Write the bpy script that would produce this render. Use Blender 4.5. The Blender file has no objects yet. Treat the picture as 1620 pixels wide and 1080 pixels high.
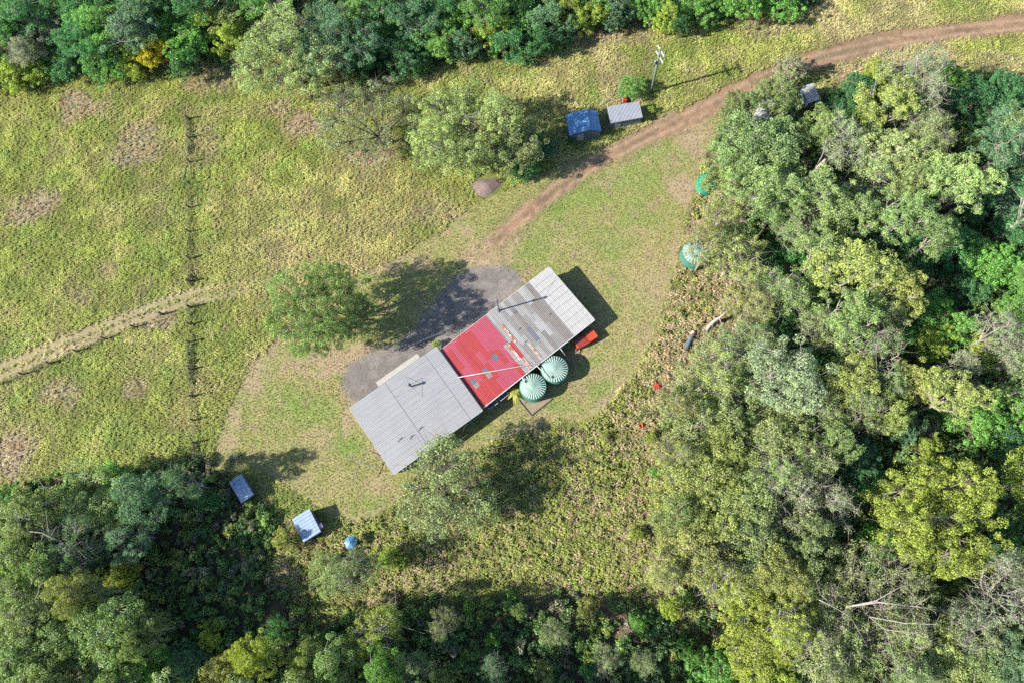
import bpy, math, random
import numpy as np
from mathutils import Vector, Matrix

random.seed(7)
RNG = np.random.default_rng(11)
SC = bpy.context.scene
COL = SC.collection
R_ = math.radians

# ------------------------------------------------------------------ camera, sky, sun, exposure
FPX, CAM_H = 1080.0, 90.0
NADIR = (880.0, 860.0)                 # where the plumb line under the drone meets the photograph
_d = np.array([(NADIR[0]-810)/FPX, -(NADIR[1]-540)/FPX, -1.0]); _d /= np.linalg.norm(_d)
_z = -_d
_x = np.array([1.0, 0, 0]); _x -= _z*_x.dot(_z); _x /= np.linalg.norm(_x)
_y = np.cross(_z, _x)
ROT = np.array([_x, _y, _z])           # camera axes -> world axes
cam_d = bpy.data.cameras.new('camera'); cam = bpy.data.objects.new('camera', cam_d); COL.objects.link(cam)
cam_d.sensor_width = 36.0; cam_d.lens = 24.0; cam_d.clip_end = 6000.0; cam_d.clip_start = 1.0
cam.matrix_world = Matrix.Translation((0, 0, CAM_H)) @ Matrix([list(r) for r in ROT]).to_4x4()
SC.camera = cam

SUN_T = np.array([1.47, 0.42, -1.0])   # direction the sunlight travels
sun_el = math.atan2(1.0, math.hypot(SUN_T[0], SUN_T[1]))
sun_az = math.atan2(-SUN_T[1], -SUN_T[0])
world = bpy.data.worlds.new('World'); SC.world = world; world.use_nodes = True
wn = world.node_tree.nodes; wl = world.node_tree.links
sky = wn.new('ShaderNodeTexSky'); sky.sky_type = 'NISHITA'; sky.sun_disc = False
sky.sun_elevation = sun_el
sky.sun_rotation = math.pi/2 - sun_az
sky.air_density = 1.0; sky.dust_density = 0.6; sky.ozone_density = 2.2
wl.new(sky.outputs[0], wn['Background'].inputs[0]); wn['Background'].inputs[1].default_value = 0.09
sd = bpy.data.lights.new('sun', 'SUN'); sd.energy = 4.6; sd.angle = R_(0.5); sd.color = (1.0, 0.95, 0.86)
sun = bpy.data.objects.new('sun', sd); COL.objects.link(sun)
sun.rotation_euler = Vector(SUN_T).to_track_quat('-Z', 'Y').to_euler()
sun.location = (-60, -20, 80)
SC.view_settings.view_transform = 'Standard'; SC.view_settings.look = 'None'
SC.view_settings.exposure = 2.0; SC.view_settings.gamma = 1.0
SC.cycles.use_denoising = False
SC.cycles.adaptive_threshold = 0.02
SC.cycles.max_bounces = 4; SC.cycles.diffuse_bounces = 2; SC.cycles.glossy_bounces = 2
SC.cycles.transmission_bounces = 3; SC.cycles.transparent_max_bounces = 4

# ------------------------------------------------------------------ helpers
def ray(px, py):
    return ROT @ np.array([(px-810)/FPX, -(py-540)/FPX, -1.0])
def P(px, py, z=0.0):
    d = ray(px, py); t = (CAM_H - z)/-d[2]
    return np.array([d[0]*t, d[1]*t, z])
def mpp(px, py, z=0.0):
    """metres to a pixel there"""
    d = ray(px, py); return (CAM_H - z)/-d[2]/FPX
def to_px(p):
    c = (np.asarray(p, float) - np.array([0, 0, CAM_H])) @ ROT      # ROT.T @ v
    return 810 + FPX*c[..., 0]/-c[..., 2], 540 - FPX*c[..., 1]/-c[..., 2]

def tag(o, label=None, cat=None, group=None, kind=None):
    if label: o['label'] = label
    if cat: o['category'] = cat
    if group: o['group'] = group
    if kind: o['kind'] = kind
    return o

def empty(name, loc, rz=0.0):
    o = bpy.data.objects.new(name, None); COL.objects.link(o)
    o.location = [float(v) for v in loc]; o.rotation_euler = (0, 0, float(rz)); o.empty_display_size = 0.3
    return o

class MB:
    def __init__(s): s.v = []; s.f = []
    def add(s, vs, fs):
        b = len(s.v); s.v += [tuple(float(c) for c in p) for p in vs]; s.f += [tuple(b+i for i in f) for f in fs]; return s
    def box(s, c, size, rz=0.0, tilt=None):
        hx, hy, hz = size[0]/2, size[1]/2, size[2]/2
        pts = [Vector((x, y, z)) for z in (-hz, hz) for x, y in ((-hx, -hy), (hx, -hy), (hx, hy), (-hx, hy))]
        m = Matrix.Rotation(rz, 3, 'Z')
        if tilt is not None: m = m @ tilt
        pts = [m @ p + Vector([float(q) for q in c]) for p in pts]
        return s.add(pts, [(3, 2, 1, 0), (4, 5, 6, 7), (0, 1, 5, 4), (1, 2, 6, 5), (2, 3, 7, 6), (3, 0, 4, 7)])
    def tube(s, path, rad, n=6, cap=True):
        path = [Vector([float(q) for q in p]) for p in path]
        if not hasattr(rad, '__len__'): rad = [rad]*len(path)
        vs = []; k = len(path)
        for i, p in enumerate(path):
            t = (path[min(i+1, k-1)] - path[max(i-1, 0)]).normalized()
            a = t.orthogonal().normalized(); b = t.cross(a)
            if i:
                # keep the ring from spinning
                pa = prev - t*prev.dot(t)
                if pa.length > 1e-6: a = pa.normalized(); b = t.cross(a)
            prev = a
            vs += [p + (a*math.cos(2*math.pi*j/n) + b*math.sin(2*math.pi*j/n))*rad[i] for j in range(n)]
        fs = [(i*n+j, i*n+(j+1) % n, (i+1)*n+(j+1) % n, (i+1)*n+j) for i in range(k-1) for j in range(n)]
        if cap: fs += [tuple(range(n-1, -1, -1)), tuple((k-1)*n+j for j in range(n))]
        return s.add(vs, fs)
    def lathe(s, prof, n=24, c=(0, 0, 0)):
        vs = []; k = len(prof)
        for r, z in prof:
            vs += [(c[0]+r*math.cos(2*math.pi*j/n), c[1]+r*math.sin(2*math.pi*j/n), c[2]+z) for j in range(n)]
        fs = [(i*n+j, i*n+(j+1) % n, (i+1)*n+(j+1) % n, (i+1)*n+j) for i in range(k-1) for j in range(n)]
        if prof[0][0] > 1e-6: fs.append(tuple(range(n-1, -1, -1)))
        if prof[-1][0] > 1e-6: fs.append(tuple((k-1)*n+j for j in range(n)))
        return s.add(vs, fs)
    def build(s, name, mat, parent=None, loc=None, smooth=False):
        me = bpy.data.meshes.new(name); me.from_pydata(s.v, [], s.f); me.validate(); me.update()
        if smooth: me.polygons.foreach_set('use_smooth', [True]*len(me.polygons))
        if mat: me.materials.append(mat)
        o = bpy.data.objects.new(name, me); COL.objects.link(o)
        if parent: o.parent = parent
        if loc is not None: o.location = [float(v) for v in loc]
        return o

def np_mesh(name, verts, quads=None, tris=None, mat=None):
    """fast mesh from arrays"""
    me = bpy.data.meshes.new(name); verts = np.asarray(verts, np.float32)
    me.vertices.add(len(verts)); me.vertices.foreach_set('co', verts.ravel())
    loops = []; starts = []; n0 = 0
    if quads is not None and len(quads):
        loops.append(np.asarray(quads, np.int32).ravel()); starts.append(n0 + 4*np.arange(len(quads))); n0 += 4*len(quads)
    if tris is not None and len(tris):
        loops.append(np.asarray(tris, np.int32).ravel()); starts.append(n0 + 3*np.arange(len(tris))); n0 += 3*len(tris)
    lp = np.concatenate(loops); st = np.concatenate(starts).astype(np.int32)
    me.loops.add(len(lp)); me.loops.foreach_set('vertex_index', lp)
    me.polygons.add(len(st)); me.polygons.foreach_set('loop_start', st)
    me.update(calc_edges=True)
    if mat: me.materials.append(mat)
    return me

def h2(ix, iy, s):
    n = (ix.astype(np.int64)*374761393 + iy.astype(np.int64)*668265263 + s*1274126177) & 0xffffffff
    n = ((n ^ (n >> 13))*1274126177) & 0xffffffff
    return ((n ^ (n >> 16)) & 0xffff)/65535.0
def vnoise(x, y, s=0):
    ix = np.floor(x); iy = np.floor(y); fx = x-ix; fy = y-iy
    fx = fx*fx*(3-2*fx); fy = fy*fy*(3-2*fy)
    a = h2(ix, iy, s); b = h2(ix+1, iy, s); c = h2(ix, iy+1, s); d = h2(ix+1, iy+1, s)
    return (a*(1-fx)+b*fx)*(1-fy) + (c*(1-fx)+d*fx)*fy
def fbm(x, y, scale, octv=4, s=0):
    r = 0; a = 0.5; t = 0
    for i in range(octv):
        r = r + a*vnoise(x/scale+17.3*i, y/scale-9.1*i, s+i); t += a; a *= 0.55; scale /= 2.05
    return r/t
def sstep(a, b, x):
    t = np.clip((x-a)/(b-a), 0, 1); return t*t*(3-2*t)

def poly_w(pts):
    return np.array([P(*p)[:2] for p in pts])
def sd_poly(x, y, poly):
    """signed distance in metres, negative inside"""
    d = np.full(x.shape, 1e9); ins = np.zeros(x.shape, bool)
    for i in range(len(poly)):
        a = poly[i]; b = poly[(i+1) % len(poly)]; e = b-a
        t = np.clip(((x-a[0])*e[0]+(y-a[1])*e[1])/(e@e+1e-12), 0, 1)
        d = np.minimum(d, np.hypot(x-a[0]-e[0]*t, y-a[1]-e[1]*t))
        c = ((a[1] > y) != (b[1] > y)) & (x < (b[0]-a[0])*(y-a[1])/(b[1]-a[1]+1e-12)+a[0])
        ins ^= c
    return np.where(ins, -d, d)
def sd_line(x, y, pts, w):
    """distance to a polyline with a half width at each point; also the position along it"""
    d = np.full(x.shape, 1e9); tt = np.zeros(x.shape); off = np.zeros(x.shape)
    n = len(pts)-1
    for i in range(n):
        a = pts[i]; b = pts[i+1]; e = b-a
        t = np.clip(((x-a[0])*e[0]+(y-a[1])*e[1])/(e@e+1e-12), 0, 1)
        q = np.hypot(x-a[0]-e[0]*t, y-a[1]-e[1]*t)
        dd = q - (w[i]*(1-t)+w[i+1]*t)
        side = np.sign(e[0]*(y-a[1])-e[1]*(x-a[0]))
        m = dd < d
        d = np.where(m, dd, d); tt = np.where(m, (i+t)/n, tt); off = np.where(m, q*side, off)
    return d, tt, off

# ------------------------------------------------------------------ materials
def nt(mat):
    mat.use_nodes = True; t = mat.node_tree; return t, t.nodes, t.links, t.nodes['Principled BSDF']
def noise_node(n, l, scale, detail=3.0, rough=0.6, coord='Object', dist=0.0):
    tc = n.new('ShaderNodeTexCoord'); no = n.new('ShaderNodeTexNoise')
    no.inputs['Scale'].default_value = scale; no.inputs['Detail'].default_value = detail
    no.inputs['Roughness'].default_value = rough; no.inputs['Distortion'].default_value = dist
    l.new(tc.outputs[coord], no.inputs['Vector']); return no
def ramp(n, l, fac, stops):
    r = n.new('ShaderNodeValToRGB'); e = r.color_ramp.elements
    while len(e) < len(stops): e.new(0.5)
    for i, (p, c) in enumerate(stops):
        e[i].position = p; e[i].color = (c[0], c[1], c[2], 1)
    l.new(fac, r.inputs[0]); return r
def mixc(n, l, a, b, fac=None, mode='MIX', f=0.5):
    m = n.new('ShaderNodeMix'); m.data_type = 'RGBA'; m.blend_type = mode
    m.inputs[0].default_value = f
    if fac is not None: l.new(fac, m.inputs[0])
    for k, v in ((6, a), (7, b)):
        if hasattr(v, 'links'): l.new(v, m.inputs[k])
        else: m.inputs[k].default_value = (v[0], v[1], v[2], 1)
    return m.outputs[2]
def bump(n, l, h, strength, dist, bsdf):
    b = n.new('ShaderNodeBump'); b.inputs['Strength'].default_value = strength; b.inputs['Distance'].default_value = dist
    l.new(h, b.inputs['Height']); l.new(b.outputs[0], bsdf.inputs['Normal'])

def simple(name, c, rough=0.6, metal=0.0, var=0.25, scale=3.0, spec=0.4, tint=None, amount=0.35):
    """a painted or raw surface with blotchy wear"""
    m = bpy.data.materials.new(name); t, n, l, b = nt(m)
    c = tuple(v*0.67 for v in c); tint = tuple(v*0.76 for v in tint) if tint else None
    no = noise_node(n, l, scale, 5.0, 0.65)
    k0 = tuple(v*(1-var) for v in c); k1 = tuple(min(v*(1+var), 1) for v in c)
    r = ramp(n, l, no.outputs[0], [(0.3, k0), (0.7, k1)])
    out = r.outputs[0]
    if tint:
        n2 = noise_node(n, l, scale*0.5, 6.0, 0.7, dist=0.6)
        r2 = ramp(n, l, n2.outputs[0], [(0.5, (0, 0, 0)), (0.68, (amount,)*3)])
        out = mixc(n, l, out, tint, fac=r2.outputs[0])
    l.new(out, b.inputs['Base Color'])
    b.inputs['Roughness'].default_value = rough; b.inputs['Metallic'].default_value = metal
    b.inputs['Specular IOR Level'].default_value = spec
    return m

def streaky(name, c, dirt, stretch, rough=0.6, metal=0.0):
    """a roof sheet with dirt drawn out along its ribs"""
    m = bpy.data.materials.new(name); t, n, l, b = nt(m)
    c = tuple(v*0.67 for v in c); dirt = tuple(v*0.67 for v in dirt)
    tc = n.new('ShaderNodeTexCoord'); mp = n.new('ShaderNodeMapping'); mp.inputs['Scale'].default_value = stretch; l.new(tc.outputs['Object'], mp.inputs[0])
    no = n.new('ShaderNodeTexNoise'); no.inputs['Scale'].default_value = 1.6; no.inputs['Detail'].default_value = 7; no.inputs['Roughness'].default_value = .7; l.new(mp.outputs[0], no.inputs['Vector'])
    n2 = noise_node(n, l, .35, 4, .6)
    r = ramp(n, l, no.outputs[0], [(.35, c), (.60, tuple(v*.93 for v in c)), (.72, dirt)])
    r2 = ramp(n, l, n2.outputs[0], [(.3, (.90, .90, .91)), (.7, (1.07, 1.06, 1.05))])
    l.new(mixc(n, l, r.outputs[0], r2.outputs[0], mode='MULTIPLY', f=1.0), b.inputs['Base Color'])
    b.inputs['Roughness'].default_value = rough; b.inputs['Metallic'].default_value = metal; return m

MAT = {}
def mats():
    M = MAT
    M['zinc'] = streaky('grey_roof_sheet', (0.275, 0.275, 0.280), (0.225, 0.222, 0.222), (.12, 2.2, 1), 0.6, 0.1) if True else simple('grey_roof_sheet', (0.244, 0.255, 0.278), 0.55, 0.25, 0.10, 1.2, tint=(0.174, 0.168, 0.168), amount=0.35)
    M['white_sheet'] = simple('white_roof_sheet', (0.345, 0.335, 0.322), 0.5, 0.0, 0.05, 1.5, tint=(0.261, 0.255, 0.244), amount=0.3)
    for k, c in {'g1': (0.267, 0.261, 0.249), 'g2': (0.209, 0.197, 0.183), 'g3': (0.168, 0.154, 0.139), 'g4': (0.302, 0.296, 0.290), 'g5': (0.180, 0.157, 0.145)}.items():
        M[k] = streaky('weathered_roof_sheet_'+k, c, (0.125, 0.098, 0.080), (2.2, .25, 1), 0.65, 0.05)
    M['red'] = streaky('red_roof_paint', (0.345, 0.032, 0.034), (0.27, 0.055, 0.058), (2.0, .3, 1), 0.6)
    M['pink'] = streaky('faded_red_roof_paint', (0.36, 0.055, 0.088), (0.33, 0.085, 0.105), (2.0, .3, 1), 0.6)
    M['sky_sheet'] = simple('translucent_roof_sheet', (0.128, 0.133, 0.162), 0.35, 0, 0.2, 3.0)
    M['tan_sheet'] = simple('stained_translucent_sheet', (0.244, 0.209, 0.174), 0.4, 0, 0.15, 3.0)
    M['bare'] = simple('unpainted_strip', (0.290, 0.278, 0.267), 0.5, 0.1, 0.12, 2.0, tint=(0.209, 0.064, 0.023), amount=0.8)
    # rust eaten through flaking paint
    m = bpy.data.materials.new('rusty_sheet'); t, n, l, b = nt(m)
    no = noise_node(n, l, 1.6, 6.0, 0.7, dist=0.8)
    r = ramp(n, l, no.outputs[0], [(0.46, (0.28, 0.27, 0.26)), (0.50, (0.27, 0.10, 0.035)), (0.60, (0.17, 0.038, 0.012)), (0.75, (0.21, 0.07, 0.025))])
    l.new(r.outputs[0], b.inputs['Base Color']); b.inputs['Roughness'].default_value = 0.8; M['rust'] = m
    M['wall'] = simple('pale_cladding', (0.244, 0.238, 0.220), 0.7, 0, 0.12, 2.0)
    M['white'] = simple('white_paint', (0.435, 0.435, 0.429), 0.45, 0, 0.06, 4.0)
    M['cream'] = simple('cream_sheet', (0.290, 0.278, 0.249), 0.55, 0, 0.08, 2.0)
    M['galv'] = simple('galvanised_pipe', (0.261, 0.267, 0.278), 0.4, 0.6, 0.12, 5.0)
    M['darkmetal'] = simple('dark_metal', (0.05, 0.052, 0.058), 0.5, 0.3, 0.2, 5.0)
    M['black'] = simple('black_rubber', (0.02, 0.02, 0.021), 0.7, 0, 0.2, 8.0)
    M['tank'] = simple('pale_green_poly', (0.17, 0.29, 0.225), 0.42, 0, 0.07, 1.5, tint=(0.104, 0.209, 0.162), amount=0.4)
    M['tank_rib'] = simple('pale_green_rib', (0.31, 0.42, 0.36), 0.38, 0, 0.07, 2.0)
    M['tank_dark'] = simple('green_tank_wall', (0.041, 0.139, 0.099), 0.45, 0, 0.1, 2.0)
    M['tank_teal'] = simple('bright_green_poly', (0.017, 0.220, 0.128), 0.4, 0, 0.08, 1.5)
    M['tank_pale'] = simple('weathered_pale_green_poly', (0.191, 0.302, 0.249), 0.5, 0, 0.1, 1.5, tint=(0.232, 0.220, 0.191), amount=0.5)
    M['orange'] = simple('orange_red_paint', (0.360, 0.049, 0.017), 0.45, 0, 0.14, 3.0, tint=(0.290, 0.093, 0.046), amount=0.5)
    M['orange_dark'] = simple('dull_red_paint', (0.244, 0.029, 0.012), 0.5, 0, 0.15, 3.0)
    M['shade_blue_roof'] = simple('shade_tinted_roof_sheet', (0.085, 0.215, 0.40), 0.42, 0.2, 0.12, 2.0, tint=(0.209, 0.220, 0.244), amount=0.5)  # blue of the sky-lit shade is put into this roof's base colour
    M['shed_roof'] = simple('pale_zinc_shed_roof', (0.35, 0.36, 0.385), 0.42, 0.35, 0.08, 2.0, tint=(0.209, 0.209, 0.215), amount=0.5)
    M['shed_shade_blue'] = simple('shade_tinted_shed_roof', (0.26, 0.34, 0.46), 0.42, 0.25, 0.08, 2.0, tint=(0.36, 0.38, 0.42), amount=0.6)  # pale roof tinted blue to carry the skylit shade in its colour
    M['shed_wall'] = simple('blue_grey_shed_wall', (0.116, 0.157, 0.191), 0.5, 0.3, 0.1, 2.0)
    M['glass'] = simple('dark_glass', (0.010, 0.013, 0.013), 0.45, 0, 0.1, 2.0, spec=0.6)
    M['timber'] = simple('weathered_post', (0.116, 0.096, 0.072), 0.85, 0, 0.3, 6.0)
    M['polewood'] = simple('grey_green_pole', (0.116, 0.145, 0.122), 0.8, 0, 0.2, 4.0)
    M['wire'] = simple('fence_wire', (0.25, 0.24, 0.23), 0.5, 0.6, 0.1, 5.0)
    M['concrete'] = simple('sandy_concrete', (0.20, 0.165, 0.105), 0.85, 0, 0.22, 3.0)
    M['blue'] = simple('blue_canvas', (0.041, 0.157, 0.302), 0.6, 0, 0.14, 2.0, tint=(0.174, 0.261, 0.348), amount=0.8)
    M['blue_drum'] = simple('blue_plastic', (0.035, 0.151, 0.290), 0.4, 0, 0.1, 3.0)
    M['car_green'] = simple('dark_green_car_paint', (0.014, 0.035, 0.020), 0.25, 0.0, 0.15, 2.0, spec=0.5)
    M['van_white'] = simple('white_caravan_skin', (0.418, 0.418, 0.406), 0.45, 0, 0.06, 2.0)
    M['heap'] = simple('pink_grey_chippings', (0.157, 0.116, 0.104), 0.95, 0, 0.35, 3.0, tint=(0.099, 0.052, 0.043), amount=0.7)
    M['red_leaf'] = simple('red_bracts', (0.55, 0.03, 0.03), 0.6, 0, 0.2, 4.0)
    M['bucket'] = simple('orange_bucket', (0.65, 0.10, 0.02), 0.45, 0, 0.1, 4.0)
    M['plum'] = simple('plum_box', (0.128, 0.070, 0.104), 0.6, 0, 0.15, 3.0)

    # bark: pale on gums, dark on wattles (colour set on the object)
    m = bpy.data.materials.new('bark'); t, n, l, b = nt(m)
    oi = n.new('ShaderNodeObjectInfo'); no = noise_node(n, l, 2.5, 5.0, 0.7)
    r = ramp(n, l, no.outputs[0], [(0.3, (0.5, 0.48, 0.46)), (0.7, (1.15, 1.13, 1.1))])
    l.new(mixc(n, l, oi.outputs['Color'], r.outputs[0], mode='MULTIPLY', f=1.0), b.inputs['Base Color'])
    b.inputs['Roughness'].default_value = 0.85; b.inputs['Specular IOR Level'].default_value = 0.2; M['bark'] = m

    def leaf(name, src):
        m = bpy.data.materials.new(name); t, n, l, b = nt(m)
        if src == 'object':
            oi = n.new('ShaderNodeObjectInfo'); base = oi.outputs['Color']
            at = n.new('ShaderNodeAttribute'); at.attribute_name = 'lv'; fac = at.outputs['Fac']
        else:
            a0 = n.new('ShaderNodeAttribute'); a0.attribute_type = 'INSTANCER'; a0.attribute_name = 'tcol'; base = a0.outputs['Color']
            at = n.new('ShaderNodeAttribute'); at.attribute_name = 'lv'; fac = at.outputs['Fac']
        r = ramp(n, l, fac, [(0.0, (0.45, 0.52, 0.55)), (0.5, (1.0, 1.0, 0.95)), (1.0, (1.6, 1.55, 1.3))])
        c = mixc(n, l, base, r.outputs[0], mode='MULTIPLY', f=1.0)
        l.new(c, b.inputs['Base Color']); b.inputs['Roughness'].default_value = 0.55
        b.inputs['Specular IOR Level'].default_value = 0.25
        tr = n.new('ShaderNodeBsdfTranslucent')
        l.new(mixc(n, l, c, (1.15, 1.25, 0.6), mode='MULTIPLY', f=1.0), tr.inputs[0])
        mx = n.new('ShaderNodeMixShader'); mx.inputs[0].default_value = 0.32
        l.new(b.outputs[0], mx.inputs[1]); l.new(tr.outputs[0], mx.inputs[2])
        l.new(mx.outputs[0], n['Material Output'].inputs[0]); return m
    M['leaf'] = leaf('leaf', 'object'); M['tuft'] = leaf('grass_blade', 'instancer')

    # ground: colour laid down per place (what grows or lies there) + fine grain
    m = bpy.data.materials.new('ground_cover'); t, n, l, b = nt(m)
    at = n.new('ShaderNodeAttribute'); at.attribute_name = 'gcol'
    n1 = noise_node(n, l, 5.0, 6.0, 0.75); n2 = noise_node(n, l, 1.1, 4.0, 0.6)
    r1 = ramp(n, l, n1.outputs[0], [(0.28, (0.45, 0.46, 0.48)), (0.5, (1, 1, 1)), (0.72, (1.5, 1.46, 1.4))])
    r2 = ramp(n, l, n2.outputs[0], [(0.3, (0.82, 0.84, 0.82)), (0.7, (1.18, 1.14, 1.12))])
    c = mixc(n, l, at.outputs['Color'], r1.outputs[0], mode='MULTIPLY', f=1.0)
    c = mixc(n, l, c, r2.outputs[0], mode='MULTIPLY', f=1.0)
    l.new(c, b.inputs['Base Color']); b.inputs['Roughness'].default_value = 0.95; b.inputs['Specular IOR Level'].default_value = 0.1
    bump(n, l, n1.outputs[0], 0.8, 0.12, b); M['ground'] = m
mats()
M = MAT

# ------------------------------------------------------------------ where things grow: the map of the ground
LAWN = poly_w([(338,745),(345,700),(362,648),(398,580),(432,537),(480,490),(560,440),(640,400),(700,366),(755,322),(800,300),(885,262),(1000,212),(1060,178),(1110,175),(1150,190),(1115,250),(1090,320),(1072,400),(1058,452),(1040,520),(1010,580),(960,640),(915,672),(880,668),(800,692),(740,712),(690,735),(645,760),(638,785),(600,812),(556,828),(515,812),(470,775),(430,752),(395,742)])
GRAVEL = poly_w([(543,596),(552,575),(585,556),(625,545),(660,515),(690,470),(716,438),(745,424),(790,420),(822,432),(830,450),(800,480),(700,560),(640,600),(580,650),(556,640),(548,620)])
ROAD = np.array([P(*p)[:2] for p in [(1700,24),(1620,38),(1500,51),(1400,67),(1300,91),(1210,124),(1130,166),(1040,208),(960,248),(885,297),(840,330),(800,366),(772,396),(752,425)]])
ROAD_W = [1.55, 1.5, 1.45, 1.5, 1.6, 1.6, 1.6, 1.5, 1.35, 1.3, 1.25, 1.1, 1.2, 1.4]
TRACK = np.array([P(*p)[:2] for p in [(-60,610),(0,588),(100,547),(200,507),(300,470),(345,462),(430,448),(520,438),(620,405)]])
SCRUB = poly_w([(1100,230),(1160,300),(1180,420),(1190,520),(1120,580),(1050,640),(1080,760),(1080,900),(1150,1000),(900,930),(760,925),(640,945),(500,985),(420,900),(440,840),(520,830),(556,833),(604,816),(642,790),(650,765),(694,740),(744,717),(804,697),(880,673),(918,677),(964,645),(1014,585),(1044,525),(1062,455),(1076,400),(1094,322)])
WOOD_E = poly_w([(1100,240),(1150,170),(1240,125),(1300,150),(1350,140),(1400,120),(1480,110),(1540,125),(1740,130),(1760,1220),(1150,1220),(1090,960),(1075,760),(1050,640),(1110,580),(1190,520),(1180,430),(1130,400),(1125,320)])
WOOD_S = poly_w([(-140,770),(0,790),(60,760),(140,745),(230,750),(310,712),(350,735),(420,800),(450,860),(430,900),(500,985),(640,950),(900,935),(1000,950),(1100,1000),(1150,1220),(-140,1220)])
WOOD_N = poly_w([(-160,130),(0,132),(60,140),(120,118),(190,105),(260,110),(330,95),(380,120),(400,60),(520,110),(600,130),(690,105),(740,90),(800,95),(880,78),(910,55),(990,40),(1060,55),(1110,35),(1190,28),(1290,10),(1330,-60),(-160,-160)])
DRY = [((125,172), 4.6, 3.6, 0.9), ((60,325), 4.6, 3.8, 0.95), ((215,238), 3.8, 4.6, 0.75), ((335,120), 4.2, 3.6, 0.55), ((478,200), 4.4, 2.6, 0.95), ((15,725), 3.0, 3.4, 0.95), ((90,622), 3.2, 2.2, 0.7), ((215,612), 2.2, 1.6, 0.6), ((250,508), 3.6, 1.6, 0.8), ((130,470), 2.6, 2.0, 0.45), ((170,430), 2.2, 1.6, 0.4), ((330,225), 3.0, 5.5, 0.45), ((585,250), 3.2, 1.6, 0.8), ((440,170), 2.6, 1.6, 0.7), ((985,55), 6.5, 2.4, 0.6), ((860,55), 4.2, 1.2, 0.6), ((1340,115), 4.2, 1.8, 0.6), ((1200,45), 6.0, 2.0, 0.4), ((1580,105), 4.2, 2.6, 0.45), ((700,90), 3.2, 1.8, 0.5), ((680,340), 6.5, 2.4, 0.4), ((960,130), 3.0, 1.2, 0.25)]
BROWN_LAWN = [((1100,215), 3.4, 4.0, .8), ((1085,300), 2.2, 4.4, .9), ((1068,400), 1.5, 5.0, .7), ((520,575), 5.0, 2.4, .75), ((560,560), 3.0, 2.0, .85), ((400,600), 2.2, 3.6, .7), ((360,680), 1.6, 3.6, .65), ((770,400), 3.6, 2.6, .7), ((810,380), 1.8, 1.8, .6), ((640,420), 5.5, 1.3, .65), ((720,365), 4.0, 1.0, .7), ((600,770), 3.0, 1.6, .5), ((500,700), 2.6, 2.0, .35), ((610,720), 1.8, 3.2, .6), ((550,660), 1.0, 3.6, .7), ((1030,460), 2.6, 3.0, .45), ((960,590), 2.6, 1.6, .35), ((850,645), 1.4, 1.4, .5), ((930,560), 1.0, .8, .8)]
GREEN_LAWN = [((880,325), 2.6, 1.6, .8), ((840,400), 2.4, 1.6, .6), ((560,590), 2.2, 1.2, .0), ((545,690), 2.0, 2.6, .9), ((870,640), 3.2, 1.2, .8), ((470,640), 2.2, 1.4, .5), ((960,380), 4.2, 2.2, .35), ((560,705), 1.6, 1.2, .7), ((1000,240), 3.0, 1.6, .4), ((630,420), 2.0, 1.2, .5)]

def blob(x, y, c, rx, ry, seed=0):
    w = P(*c)[:2]; dx = (x-w[0])/rx; dy = (y-w[1])/ry
    d = np.hypot(dx, dy) + 1.6*(fbm(x, y, max(rx, ry)*0.8, 5, 40+seed)-0.5)
    return 1-sstep(0.45, 1.25, d)
def mix(a, b, t):
    t = np.asarray(t)[..., None]; return a*(1-t) + np.asarray(b)*t

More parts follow.
